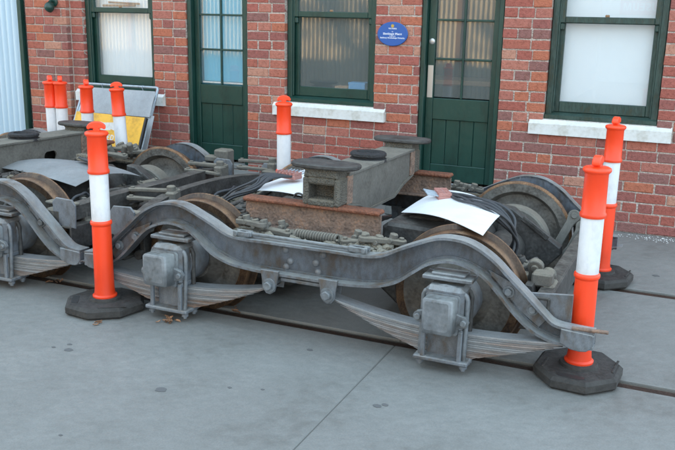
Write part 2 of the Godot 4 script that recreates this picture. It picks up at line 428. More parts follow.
	mat("sign_red", C.call(0.55, 0.05, 0.05), 0.5)
	mat("steel_plate", C.call(0.5, 0.49, 0.47), 0.35, 0.6)
	mat("timber", C.call(0.25, 0.14, 0.07), 0.8)
	mat("blue_box", C.call(0.06, 0.22, 0.42), 0.6)
	mat("black_plastic", C.call(0.015, 0.016, 0.018), 0.5)
	mat("red_tin", C.call(0.28, 0.05, 0.035), 0.6)
	mat("foliage", C.call(0.05, 0.085, 0.03), 0.7)
	mat("roof_iron", C.call(0.3, 0.3, 0.3), 0.6)
	var g := StandardMaterial3D.new()
	g.resource_name = "window_glass"
	g.transparency = BaseMaterial3D.TRANSPARENCY_ALPHA
	g.albedo_color = Color(0.85, 0.92, 0.92, 0.06)
	g.roughness = 0.0
	M.glass = g

# ------------------------------------------------------------------ camera, sky, sun
func set_view() -> void:
	var cam := Camera3D.new()
	cam.name = "camera"
	cam.fov = 30.31
	cam.near = 0.05; cam.far = 300.0
	var yaw := -0.4091; var pitch := 0.2510; var roll := 0.01987
	var fwd := Vector3(sin(yaw) * cos(pitch), -sin(pitch), -cos(yaw) * cos(pitch))
	var right := Vector3(cos(yaw), 0, sin(yaw))
	var up := right.cross(fwd)
	var r2 := right * cos(roll) + up * sin(roll)
	var u2 := up * cos(roll) - right * sin(roll)
	cam.transform = Transform3D(Basis(r2, u2, -fwd), Vector3(0, 1.74, 7.133))
	add_child(cam)
	cam.current = true
	var env := Environment.new()
	var sky := Sky.new()
	var sm := ProceduralSkyMaterial.new()
	sm.sky_top_color = Color(0.665, 0.755, 0.825)
	sm.sky_horizon_color = Color(0.875, 0.91, 0.925)
	sm.sky_curve = 0.18
	sm.ground_bottom_color = Color(0.25, 0.25, 0.26)
	sm.ground_horizon_color = Color(0.55, 0.58, 0.6)
	sm.sun_angle_max = 0.0
	sky.sky_material = sm
	env.background_mode = Environment.BG_SKY
	env.sky = sky
	env.background_energy_multiplier = 1.0
	env.tonemap_mode = Environment.TONE_MAPPER_LINEAR
	env.tonemap_exposure = 4.3
	env.sdfgi_enabled = true; env.ssao_enabled = true; env.ssil_enabled = true
	var we := WorldEnvironment.new()
	we.name = "world"
	we.environment = env
	add_child(we)
	# low sun behind the brick building: the yard lies in its shade
	var sun := DirectionalLight3D.new()
	sun.name = "sun"
	sun.light_energy = 1.6
	sun.light_color = Color(1.0, 0.86, 0.68)
	sun.light_angular_distance = 0.5
	sun.shadow_enabled = true
	var e := deg_to_rad(24.0); var a := deg_to_rad(38.0)
	sun.basis = Basis.looking_at(Vector3(sin(a) * cos(e), -sin(e), cos(a) * cos(e)))
	add_child(sun)

# ------------------------------------------------------------------ ground
func build_ground() -> void:
	var s := Shape.new()
	s.box(Vector3(0, -0.16, 0), Vector3(240, 0.2, 240))
	var g := obj("ground", s, M.joint)
	struct(g)
	# concrete slabs poured between the rails, joints left open
	var xs := [-30.0, -16.0, -11.2, -7.6, -4.45, -1.37, 1.8, 5.0, 8.2, 20.0]
	var strips := [[3.162, 8.9], [1.643, 3.072], [0.0, 1.542]]
	for st in strips:
		for i in xs.size() - 1:
			var q := Shape.new()
			var x0: float = xs[i] + 0.0025; var x1: float = xs[i + 1] - 0.0025
			q.box(Vector3((x0 + x1) / 2, -0.05, (st[0] + st[1]) / 2), Vector3(x1 - x0, 0.1, st[1] - st[0]), 0.004)
			obj("concrete_slab", q, M.concrete, g)
	for i in range(1, xs.size() - 1):
		for st in strips:
			var jf := Shape.new()
			jf.box(Vector3(xs[i], -0.03, (st[0] + st[1]) / 2), Vector3(0.012, 0.053, st[1] - st[0]))
			obj("joint_filler", jf, M.joint, g)
	var far := Shape.new()
	far.box(Vector3(0, -0.055, 30), Vector3(120, 0.1, 42.1), 0.004)
	obj("yard_surface", far, M.concrete, g)
	var tr := Shape.new()
	for zz: float in [3.07, 1.575]: tr.box(Vector3(-5, -0.045, zz), Vector3(60, 0.062, 0.24))
	obj("trough_dirt", tr, M.dirty_concrete, g)
	for k in 2:
		var zc := 3.122 if k == 0 else 1.595
		var r := Shape.new()
		r.box(Vector3(-5, -0.012, zc + 0.012), Vector3(50, 0.012, 0.064), 0.004)
		r.box(Vector3(-5, -0.05, zc + 0.012), Vector3(50, 0.064, 0.018))
		var o := obj("steel_rail", r, M.rail_steel)
		tag(o, "worn steel rail let into the concrete under the %s wheels of the bogies" % ("near" if k == 0 else "far"), "rail", "rails set in the concrete yard")
	# gum spots and stains
	var spots := [[-2.884, 3.979, 0.022], [-2.93, 3.92, 0.012], [-2.177, 4.162, 0.026], [-1.171, 3.844, 0.014], [-1.2, 3.87, 0.018], [-1.755, 3.42, 0.015], [-2.98, 3.985, 0.01], [-0.158, 1.171, 0.022], [-0.5, 4.6, 0.012], [-1.9, 4.0, 0.009], [-2.3, 4.7, 0.008], [-1.75, 3.95, 0.008]]
	for p in spots:
		var q := Shape.new()
		var poly := PackedVector2Array()
		for k in 14:
			poly.append(Vector2.from_angle(TAU * k / 14.0) * p[2] * rng.randf_range(0.8, 1.15) * Vector2(1.15, 0.9))
		q.prism(poly, 0, 0.0015, Transform3D(Basis(Vector3.RIGHT, -PI / 2), Vector3(p[0], 0.0005, p[1])))
		obj("gum_spot", q, M.stain, g)
	var fl := Shape.new()
	for k in 150:
		var p := Vector2(rng.randfn(-0.17, 0.13), rng.randfn(0.10, 0.05))
		if k < 14: p = Vector2(rng.randf_range(-0.65, -0.35), rng.randf_range(0.03, 0.2))
		if p.y < 0.02: continue
		fl.lump(Vector3(p.x, 0.002, p.y), Vector3(1, 0.35, 1) * rng.randf_range(0.002, 0.0065), rng)
	var flo := obj("paint_flakes", fl, M.white_fleck)
	tag(flo, "white paint flakes scattered on the concrete at the foot of the wall", "paint flakes")
	flo.set_meta("kind", "stuff")
	# dry leaves
	var heaps := [[-2.66, 3.40, 0.04, 11, "small heap of dry brown leaves on the concrete below the left axle box"], [-3.72, 3.14, 0.06, 7, "orange leaf litter by the rail under the left bogie"], [-3.36, 3.16, 0.05, 6, "dry leaves by the rail just left of the bollard"], [-2.42, 3.1, 0.04, 4, "rust coloured leaf scraps under the left leaf spring of the right bogie"], [-2.98, 3.6, 0.03, 3, "dry leaf beside the black foot of the left bollard"]]
	for h in heaps:
		var q := Shape.new()
		for k in h[3]:
			var c := Vector3(h[0] + rng.randfn(0, h[2] * 0.6), rng.randf_range(0.004, 0.016), h[1] + rng.randfn(0, h[2] * 0.5))
			var b := Basis.from_euler(Vector3(rng.randf_range(-0.5, 0.5), rng.randf() * TAU, rng.randf_range(-0.5, 0.5)))
			var l := rng.randf_range(0.013, 0.024)
			q.col = Color(1, 1, 1).darkened(rng.randf() * 0.5)
			var g0 := []
			for i in 4:
				var row := []
				for j in 3:
					var wv: float = sin(PI * (i + 0.25) / 3.6) * 0.45 * (j - 1)
					row.append(c + b * (Vector3((i / 3.0 - 0.5) * 2, absf(j - 1) * 0.25 + 0.15 * sin(i * 1.7 + k), wv) * l))
				g0.append(row)
			q.sheet(g0, 0.0006)
		var o := obj("dry_leaves", q, M.dry_leaf)
		tag(o, h[4], "leaves")
		o.set_meta("kind", "stuff")

# ------------------------------------------------------------------ brick building
var openings := []

func brick_mesh(l: float, h: float, k: int, cache: Dictionary) -> ArrayMesh:
	var key := Vector2i(int(round(l * 100)), k)
	if not cache.has(key):
		var s := Shape.new()
		var r := RandomNumberGenerator.new()
		r.seed = key.x * 31 + k
		s.box(Vector3.ZERO, Vector3(key.x / 100.0, h, 0.108), 0.005)
		var moved := {}
		for i in s.v.size():
			var q := s.v[i].snapped(Vector3.ONE * 0.0005)
			if not moved.has(q): moved[q] = Vector3(r.randf_range(-1, 1), r.randf_range(-1, 1), r.randf_range(-1, 1)) * 0.0022
			s.v[i] += moved[q]
		cache[key] = s.done()
	return cache[key]

func build_building() -> Node3D:
	var b := thing("brick_building", "red brick building with dark green doors and sash windows", "building")
	var top := 5.6; var X0 := -8.4; var X1 := 1.2
	openings = [[-6.05, -5.17, 0.905, 2.55], [-4.767, -4.083, 0.24, 2.6], [-3.668, -2.765, 0.905, 2.55], [-2.333, -1.613, 0.24, 2.6], [-1.215, -0.323, 0.905, 2.55]]
	# mortar core: uprights between the openings, then the pieces below and above them
	var core := Shape.new()
	var cuts := [X0]
	for o in openings: cuts.append(o[0]); cuts.append(o[1])
	cuts.append(X1)
	var front := -0.006; var depth := 0.22
	for i in range(0, cuts.size(), 2):
		core.box(Vector3((cuts[i] + cuts[i + 1]) / 2, top / 2, front - depth / 2), Vector3(cuts[i + 1] - cuts[i] - 0.012, top, depth))
	for o in openings:
		core.box(Vector3((o[0] + o[1]) / 2, o[2] / 2 - 0.003, front - depth / 2), Vector3(o[1] - o[0] + 0.012, o[2] - 0.006, depth))
		core.box(Vector3((o[0] + o[1]) / 2, (o[3] + top) / 2, front - depth / 2), Vector3(o[1] - o[0] + 0.012, top - o[3], depth))
	# pier beside the iron sheet
	core.box(Vector3(-6.498, top / 2, 0.018), Vector3(0.55, top, 0.06))
	obj("wall", core, M.mortar, b)
	# bricks, every one a piece; the ones that show largest are parts, the rest one mass
	var all := []
	for row in 30:
		var y := row * 0.086 + 0.043
		var bands := [[-6.775, -6.215, 0.055]]
		var x := -7.4
		var spans := []
		var at := -6.21
		for o in openings:
			if y + 0.03 > o[2] and y - 0.03 < o[3]:
				spans.append([at, o[0]]); at = o[1]
			elif y + 0.03 > 0.765 and y < 0.91 and o[2] > 0.5:   # white sill
				spans.append([at, o[0] - 0.125]); at = o[1] + 0.13
		spans.append([at, X1])
		for sp in spans: bands.append([sp[0], sp[1], 0.0])
		for bd in bands:
			x = bd[0]
			var k := 0
			# alternate rows start with a header or a stretcher, as at the door jambs
			while x < bd[1] - 0.02:
				var l := 0.24
				if k == 0 and row % 2 == 0: l = 0.125
				if rng.randf() < 0.07: l = 0.125
				l += rng.randf_range(-0.004, 0.004)
				if bd[1] - (x + l) < 0.05: l = bd[1] - x
				if l > 0.26:
					l = l / 2
				all.append([Vector3(x + l / 2, y + rng.randf_range(-0.0015, 0.0015), bd[2] - 0.054 + rng.randf_range(-0.002, 0.0025)), l - 0.0105, (rng.randi() % 10) if y > 0.76 or rng.randf() < 0.62 else [4, 8, 4, 2][rng.randi() % 4], rng.randi() % 3, rng.randf_range(-0.008, 0.008)])
				x += l
				k += 1
	var eye := Vector3(0, 1.74, 7.133)
	var fwd := Vector3(-0.385, -0.248, -0.889)
	var seen := []; var rest := []
	for q in all:
		var d: Vector3 = q[0] - eye
		var z := d.dot(fwd)
		var u := d.dot(Vector3(0.915, 0.019, -0.402)) / z
		var w := d.dot(Vector3(-0.117, 0.968, -0.22)) / z
		if absf(u) < 0.42 and absf(w) < 0.285 and q[1] > 0.06 and not (q[0].x < -1.9 and q[0].y < 0.35): seen.append([z, q])
		else: rest.append(q)
	seen.sort_custom(func(p, q): return p[0] < q[0])
	var cache := {}
	for i in seen.size():
		var q: Array = seen[i][1]
		if i >= 298:
			rest.append(q); continue
		var m := put("brick", brick_mesh(q[1], 0.0755, q[3], cache), M["brick_%d" % q[2]], b)
		m.position = q[0]
		m.rotation.z = q[4]
	var s := Shape.new()
	for q in rest:
		s.t = Transform3D(Basis(Vector3(0, 0, 1), q[4]), q[0])
		s.col = M["brick_%d" % q[2]].albedo_color.srgb_to_linear()
		s.box(Vector3.ZERO, Vector3(q[1], 0.0755, 0.108), 0.005)
	var ro := obj("bricks", s, M.brick_any, b)
	ro.set_meta("kind", "stuff")
	# brick skin higher up, sides, roof and rooms
	var hull := Shape.new()
	hull.col = M.brick_0.albedo_color.srgb_to_linear()
	hull.box(Vector3((X0 + X1) / 2, 4.1, -0.055), Vector3(X1 - X0, 3.0, 0.11), 0.005)
	hull.box(Vector3((X0 - 16.0) / 2 - 4.0, 2.8, -3.3), Vector3(16.0, 5.6, 6.1), 0.01)
	hull.box(Vector3(X0 + 0.11, 2.8, -3.3), Vector3(0.22, 5.6, 6.1))
	hull.box(Vector3(X1 - 0.11, 2.8, -3.3), Vector3(0.22, 5.6, 6.1))
	hull.box(Vector3((X0 + X1) / 2, 2.8, -6.45), Vector3(X1 - X0, 5.6, 0.2))
	obj("outer_wall", hull, M.brick_any, b)
	var rf := Shape.new()
	rf.box(Vector3(X0 - 3.0, 5.68, -3.2), Vector3(25.0, 0.15, 7.1), 0.01)
	obj("roof", rf, M.roof_iron, b)
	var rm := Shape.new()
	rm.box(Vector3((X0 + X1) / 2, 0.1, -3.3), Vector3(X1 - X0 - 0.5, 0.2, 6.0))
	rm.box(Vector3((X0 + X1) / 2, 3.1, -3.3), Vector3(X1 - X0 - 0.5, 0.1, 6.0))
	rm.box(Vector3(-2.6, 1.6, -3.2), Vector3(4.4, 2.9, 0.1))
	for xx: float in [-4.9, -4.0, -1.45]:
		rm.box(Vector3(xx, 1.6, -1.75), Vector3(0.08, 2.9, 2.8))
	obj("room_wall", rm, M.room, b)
	sash_window(b, openings[0], "white", true)
	sash_window(b, openings[2], "dark", false)
	sash_window(b, openings[4], "plain", false)
	door(b, openings[1], true)
	door(b, openings[3], false)
	# concrete steps at the doors
	for o in [openings[1], openings[3]]:
		var st := Shape.new()
		st.box(Vector3((o[0] + o[1]) / 2, 0.095, 0.19), Vector3(o[1] - o[0] + 0.3, 0.19, 0.36), 0.012)
		obj("doorstep", st, M.concrete, b)
		var th := Shape.new()
		th.box(Vector3((o[0] + o[1]) / 2, 0.215, -0.06), Vector3(o[1] - o[0] - 0.004, 0.045, 0.13), 0.006)
		obj("threshold", th, M.concrete, b)
	return b

func sash_window(b: Node3D, o: Array, look: String, worn_stick: bool) -> void:
	var w := Node3D.new()
	w.name = numbered(b, "window")
	b.add_child(w)
	var x0: float = o[0]; var x1: float = o[1]; var y0: float = o[2]; var y1: float = o[3]
	var xc := (x0 + x1) / 2
	var paint: Material = M.worn_green_paint if o[0] > -2.0 else M.green_paint
	# box frame
	var f := Shape.new()
	f.box(Vector3(x0 + 0.025, (y0 + y1) / 2, -0.11), Vector3(0.05, y1 - y0, 0.12), 0.004)
	f.box(Vector3(x1 - 0.025, (y0 + y1) / 2, -0.11), Vector3(0.05, y1 - y0, 0.12), 0.004)
	f.box(Vector3(xc, y1 - 0.025, -0.11), Vector3(x1 - x0 - 0.102, 0.05, 0.118), 0.004)
	for sx: float in [-1.0, 1.0]:   # staff bead
		f.box(Vector3(xc + sx * ((x1 - x0) / 2 - 0.056), (y0 + y1) / 2, -0.072), Vector3(0.014, y1 - y0 - 0.1, 0.02), 0.004)
	obj("frame", f, paint, w)
	var sl := Shape.new()
	sl.prism(PackedVector2Array([Vector2(-0.17, y0 - 0.002), Vector2(-0.012, y0 - 0.002), Vector2(-0.012, y0 + 0.03), Vector2(-0.07, y0 + 0.046), Vector2(-0.17, y0 + 0.05)]), x0 + 0.0, x1 - 0.0, Transform3D(Basis(Vector3(0, 0, 1), Vector3(0, 1, 0), Vector3(1, 0, 0)), Vector3.ZERO))
	obj("timber_sill", sl, paint, w)
	for k in 2:
		var ya := y0 + 0.05 if k == 0 else 1.684
		var yb := 1.736 if k == 0 else y1 - 0.05
		var z := -0.125 if k == 0 else -0.088
		var st := 0.047
		var lo := 0.088 if k == 0 else 0.05
		var hi := 0.05
		var s := Shape.new()
		var xa := x0 + 0.052; var xb := x1 - 0.052
		if k == 1: ya = 1.69
		s.box(Vector3(xa + st / 2, (ya + yb) / 2, z), Vector3(st, yb - ya, 0.036), 0.004)
		s.box(Vector3(xb - st / 2, (ya + yb) / 2, z), Vector3(st, yb - ya, 0.036), 0.004)
		s.box(Vector3(xc, ya + lo / 2, z), Vector3(xb - xa - 2 * st - 0.002, lo, 0.034), 0.004)
		s.box(Vector3(xc, yb - hi / 2, z), Vector3(xb - xa - 2 * st - 0.002, hi, 0.034), 0.004)
		if k == 1:   # horns of the upper sash
			for xx: float in [xa + st / 2, xb - st / 2]: s.box(Vector3(xx, ya - 0.03, z), Vector3(st * 0.8, 0.06, 0.03), 0.01)
		var sash := obj("sash", s, paint, w)
		var g := Shape.new()
		g.box(Vector3(xc, (ya + lo + yb - hi) / 2, z - 0.004), Vector3(xb - xa - 2 * st, yb - ya - lo - hi, 0.003))
		put("pane", g.done(), M.glass, w)
		if k == 0:
			var l := Shape.new()
			l.box(Vector3(xc - 0.02, yb + 0.012, -0.1), Vector3(0.035, 0.022, 0.024), 0.006)
			obj("latch", l, M.timber, w)
	# masonry sill, painted white, with weathered top
	var ms := Shape.new()
	ms.prism(PackedVector2Array([Vector2(-0.1, 0.772), Vector2(0.034, 0.772), Vector2(0.036, 0.862), Vector2(0.02, 0.872), Vector2(-0.012, 0.9), Vector2(-0.1, 0.902)]), x0 - 0.118, x1 + 0.124, Transform3D(Basis(Vector3(0, 0, 1), Vector3(0, 1, 0), Vector3(1, 0, 0)), Vector3.ZERO))
	obj("masonry_sill", ms, M.white_paint, b)
	if look == "white":
		# vertical slats of the blind just behind the glass
		var n := 12
		for k in n:
			var s := Shape.new()
			var wd := (x1 - x0 - 0.16) / n
			s.box(Vector3(x0 + 0.08 + wd * (k + 0.5), (y0 + y1) / 2, -0.20 - 0.004 * (k % 2)), Vector3(wd * 1.06, y1 - y0 - 0.02, 0.003), 0.001, Basis(Vector3.UP, 0.05))
			obj("blind_slat", s, M.blind_white, w)
	if look != "dark":
		var bk := Shape.new()
		bk.box(Vector3(xc, (y0 + y1) / 2, -0.24 if look == "white" else -0.19), Vector3(x1 - x0, y1 - y0, 0.02))
		obj("backing", bk, M.blind_white, w)
	if worn_stick:
		var s := Shape.new()
		s.box(Vector3(xc - 0.08, 1.762, -0.152), Vector3(0.42, 0.022, 0.014), 0.004, Basis(Vector3(0, 0, 1), 0.015))
		s.box(Vector3(xc - 0.02, 1.787, -0.158), Vector3(0.40, 0.02, 0.012), 0.004, Basis(Vector3(0, 0, 1), -0.03))
		var so := obj("wooden_stick", s, M.timber)
		tag(so, "brown wooden sticks lying on the meeting rail inside the far left window", "sticks")

func door(b: Node3D, o: Array, blind: bool) -> void:
	var d := Node3D.new()
	d.name = numbered(b, "door")
	b.add_child(d)
	var x0: float = o[0]; var x1: float = o[1]; var y0: float = o[2]; var y1: float = o[3]
	var xc := (x0 + x1) / 2
	var fr := Shape.new()
	fr.box(Vector3(x0 + 0.021, (y0 + y1) / 2, -0.09), Vector3(0.042, y1 - y0, 0.14), 0.005)
	fr.box(Vector3(x1 - 0.021, (y0 + y1) / 2, -0.09), Vector3(0.042, y1 - y0, 0.14), 0.005)
	fr.box(Vector3(xc, y1 - 0.02, -0.09), Vector3(x1 - x0 - 0.088, 0.04, 0.136), 0.005)
	obj("door_frame", fr, M.green_paint, d)
	var xa := x0 + 0.045; var xb := x1 - 0.045
	var gx0 := xa + 0.052; var gx1 := xb - 0.052
	if not blind: gx0 = xa + 0.065
	var z := -0.105
	var s := Shape.new()
	s.box(Vector3((xa + gx0) / 2, (y0 + y1) / 2, z), Vector3(gx0 - xa, y1 - y0 - 0.05, 0.042), 0.004)
	s.box(Vector3((xb + gx1) / 2, (y0 + y1) / 2, z), Vector3(xb - gx1, y1 - y0 - 0.05, 0.042), 0.004)
	var gw := gx1 - gx0 - 0.002; var gc := (gx0 + gx1) / 2
	s.box(Vector3(gc, 0.915, z), Vector3(gw, 0.19, 0.04), 0.005)
	s.box(Vector3(gc, y0 + 0.10, z), Vector3(gw, 0.15, 0.04), 0.005)
	s.box(Vector3(gc, y1 - 0.1, z), Vector3(gw, 0.1, 0.04), 0.005)
	obj("stiles_and_rails", s, M.green_paint, d)
	var gb := Shape.new()
	gb.box(Vector3(gc, (1.01 + y1 - 0.15) / 2, z + 0.002), Vector3(0.017, y1 - 0.15 - 1.01, 0.03), 0.004)
	obj("glazing_bar", gb, M.green_paint, d)
	for k in 3:
		for sx: float in [-1.0, 1.0]:
			var g2 := Shape.new()
			g2.box(Vector3(gc + sx * (gw / 4 + 0.004), 1.355 + k * 0.335, z + 0.001), Vector3(gw / 2 - 0.009, 0.019, 0.028), 0.004)
			obj("glazing_bar", g2, M.green_paint, d)
	for i in 2:
		for k in 4:
			var pn := Shape.new()
			pn.box(Vector3(gx0 + (gx1 - gx0) * (0.25 + 0.5 * i), 1.185 + k * 0.336, z - 0.006), Vector3((gx1 - gx0) / 2 - 0.006, 0.33, 0.003))
			put("pane", pn.done(), M.glass, d)
	for k in 4:   # boards of the lower panel
		var bd := Shape.new()
		var bw := gw / 4
		bd.box(Vector3(gx0 + bw * (k + 0.5), (y0 + 0.175 + 0.82) / 2, z - 0.006), Vector3(bw - 0.003, 0.82 - y0 - 0.17, 0.02), 0.005)
		obj("panel_board", bd, M.green_paint, d)
	if blind:
		for k in 9:
			var bl := Shape.new()
			var wd := gw / 9
			bl.box(Vector3(gx0 + wd * (k + 0.5), 1.77, z - 0.06), Vector3(wd * 1.05, 1.46, 0.003), 0.0, Basis(Vector3.UP, 0.06))
			obj("blind_slat", bl, M.blind_blue, d)
		var bk := Shape.new()
		bk.box(Vector3(gc, 1.5, z - 0.12), Vector3(x1 - x0, 2.4, 0.03))
		obj("backing", bk, M.blind_blue, d)
		var lt := Shape.new()
		lt.box(Vector3(gc, 1.028, z - 0.035), Vector3(gw, 0.016, 0.02), 0.003)
		obj("inner_ledge", lt, M.white_paint, d)
	else:
		var pp := Shape.new()
		pp.box(Vector3(xa + 0.034, 1.155, z + 0.023), Vector3(0.05, 0.285, 0.004), 0.0015)
		obj("push_plate", pp, M.steel_plate, d)
		var lk := Shape.new()
		lk.lathe([Vector2(0.026, 0), Vector2(0.026, 0.006), Vector2(0.018, 0.012), Vector2(0.006, 0.013), Vector2(0.006, 0.009), Vector2(0, 0.009)], Shape.along(Vector3(xa + 0.036, 1.505, z + 0.021), Vector3(xa + 0.036, 1.505, z + 1)), 20)
		obj("lock", lk, M.steel_plate, d)

func build_wall_fittings() -> void:
	# blue oval plaque
	var p := thing("wall_plaque", "blue oval heritage plaque with white lettering between the window and the right door", "plaque", Vector3(-2.592, 1.56, 0.002))
	var s := Shape.new()
	var el := PackedVector2Array()
	for k in 48: el.append(Vector2(cos(TAU * k / 48) * 0.143, sin(TAU * k / 48) * 0.105))
	s.prism(el, 0, 0.014, Transform3D(), 0.004)
	obj("plate", s, M.plaque_blue, p)
	var lines := [["Heritage Place", 0.001, 0.0175, true], ["Railway Workshops Victoria", -0.034, 0.0115, true], ["recognised by", -0.0185, 0.0065, false], ["The", 0.02, 0.006, false], ["VICTORIA", 0.047, 0.011, true]]
	for l in lines:
		var tm := TextMesh.new()
		tm.text = l[0]
		var f := SystemFont.new()
		f.font_names = PackedStringArray(["Droid Serif" if l[3] else "Droid Sans"])
		f.font_weight = 700
		tm.font = f
		tm.font_size = 64
		tm.pixel_size = l[2] / 46.0
		tm.depth = 0.0012
		var o := put("lettering", tm, M.plaque_white, p)
		o.position = Vector3(0, l[1], 0.0148)
	var cr := Shape.new()
	for k in 8: cr.rod(Vector3(cos(TAU * k / 8) * 0.009, 0.07 + sin(TAU * k / 8) * 0.009, 0.0142), Vector3(cos(TAU * k / 8) * 0.009, 0.07 + sin(TAU * k / 8) * 0.009, 0.0165), 0.006, 10)
	cr.rod(Vector3(0, 0.07, 0.0142), Vector3(0, 0.07, 0.018), 0.008, 12)
	obj("crest", cr, M.plaque_gold, p)
	for sx: float in [-1.0, 1.0]:
		var sc := Shape.new()
		sc.rivet(Vector3(sx * 0.115, 0.075, 0.0), Vector3(0, 0, 1), 0.006)
		obj("screw", sc, M.grimy_steel, p)
	# green dome on the pier
	var lamp := thing("wall_lamp", "small dark green dome shaped fitting on the brick pier by the iron sheet", "lamp", Vector3(-6.36, 1.73, 0.055))
	var lb := Shape.new()
	lb.lathe([Vector2(0, 0), Vector2(0.045, 0.0), Vector2(0.05, 0.012), Vector2(0.036, 0.02), Vector2(0.0, 0.02)], Transform3D(Basis(Vector3.RIGHT, PI / 2), Vector3(0, 0.055, 0)), 20)
	lb.tube(Shape.smooth([Vector3(0, 0.055, 0.01), Vector3(0, 0.065, 0.05), Vector3(0, 0.05, 0.075)]), 0.014, 10)
	obj("bracket", lb, M.green_paint, lamp)
	var ld := Shape.new()
	ld.lathe([Vector2(0, -0.058), Vector2(0.012, -0.055), Vector2(0.03, -0.042), Vector2(0.047, -0.02), Vector2(0.052, 0.0), Vector2(0.048, 0.02), Vector2(0.033, 0.042), Vector2(0.016, 0.052), Vector2(0, 0.055)], Transform3D(Basis(Vector3.RIGHT, 0.25), Vector3(0, 0.0, 0.08)), 20)
	obj("dome", ld, M.green_paint, lamp)
	# corrugated sheet at the left with green trim
	var ir := thing("corrugated_iron_door", "pale blue corrugated iron sliding door at the left edge of the brick pier", "door", Vector3(-6.84, 0, 0.07))
	var cs := Shape.new()
	corrugate(cs, Vector3(-1.9, 0.06, 0), Vector3(-0.02, 0.06, 0), 3.4, 0.08, 0.024)
	obj("corrugated_sheet", cs, M.iron_sheet, ir)
	var tr := Shape.new()
	tr.box(Vector3(0.012, 1.75, -0.01), Vector3(0.05, 3.42, 0.06), 0.005)
	obj("edge_trim", tr, M.green_paint, ir)
	# things seen through the panes of the middle window and the right door
	var bx := thing("blue_box", "light blue box on the inner sill of the middle window", "box", Vector3(-3.02, 0.93, -0.28))
	var bs := Shape.new()
	bs.box(Vector3(0, 0.08, 0), Vector3(0.17, 0.16, 0.12), 0.006)
	bs.box(Vector3(0, 0.155, 0), Vector3(0.174, 0.022, 0.124), 0.003)
	obj("carton", bs, M.blue_box, bx)
	var b2 := thing("radio_box", "black box standing beside the blue box inside the middle window", "box", Vector3(-2.86, 0.93, -0.30))
	var b2s := Shape.new()
	b2s.box(Vector3(0, 0.10, 0), Vector3(0.12, 0.20, 0.12), 0.008)
	b2s.box(Vector3(0, 0.12, 0.062), Vector3(0.09, 0.10, 0.004), 0.001)
	obj("case", b2s, M.black_plastic, b2)
	var t2 := thing("cardboard_carton", "tan carton at the bottom of the middle window behind the glass", "box", Vector3(-3.2, 0.93, -0.33))
	var t2s := Shape.new()
	t2s.box(Vector3(0, 0.06, 0), Vector3(0.14, 0.12, 0.12), 0.005)
	t2s.box(Vector3(0, 0.121, 0), Vector3(0.03, 0.002, 0.122))
	obj("carton", t2s, M.timber, t2)
	var sh := thing("inner_shelf", "dark shelf under the sill inside the middle window", "shelf", Vector3(-3.2, 0, -0.34))
	var ss := Shape.new()
	ss.box(Vector3(0, 0.915, 0), Vector3(0.88, 0.03, 0.22), 0.004)
	ss.box(Vector3(-0.4, 0.55, 0), Vector3(0.03, 0.7, 0.2), 0.004)
	ss.box(Vector3(0.4, 0.55, 0), Vector3(0.03, 0.7, 0.2), 0.004)
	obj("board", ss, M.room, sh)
	var tb := thing("inner_bench", "dark bench with an amber edge seen through the right door", "bench", Vector3(-2.2, 0.2, -1.5))
	var ts := Shape.new()
	ts.box(Vector3(0, 0.86, 0), Vector3(1.0, 0.05, 0.5), 0.006)
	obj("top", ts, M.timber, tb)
	for sx: float in [-0.45, 0.45]:
		var lg := Shape.new()
		lg.box(Vector3(sx, 0.415, 0), Vector3(0.06, 0.83, 0.4), 0.006)
		obj("leg", lg, M.black_plastic, tb)
	var pipe := thing("red_pipe", "dull red upright pipe inside the middle window", "pipe", Vector3(-2.95, 0.2, -0.75))
	var ps := Shape.new()
	ps.rod(Vector3(0, 0, 0), Vector3(0, 2.4, 0), 0.035, 14)
	ps.rod(Vector3(0, 1.25, 0), Vector3(0, 1.3, 0), 0.045, 14)
	obj("tube", ps, M.red_tin, pipe)

# corrugated sheet from a to b (at its foot), h high; waves across
func corrugate(s: Shape, a: Vector3, b: Vector3, h: float, pitch: float, amp: float) -> void:
	var d := (b - a)
	var l := d.length()
	d = d.normalized()
	var m := d.cross(Vector3.UP).normalized()
	m = -m
	var n := int(l / pitch * 8)
	for i in n:
		var p := []
		var q := []
		for k in 2:
			var x := l * (i + k) / n
			var f := x / pitch * TAU
			p.append(a + d * x + m * sin(f) * amp)
			q.append((m - d * cos(f) * amp * TAU / pitch).normalized())
		var up := Vector3(0, h, 0)
		s.squad(p[0], p[1], p[1] + up, p[0] + up, q[0], q[1], q[1], q[0])
		s.squad(p[0] - m * 0.002, p[1] - m * 0.002, p[1] + up - m * 0.002, p[0] + up - m * 0.002, -q[0], -q[1], -q[1], -q[0])

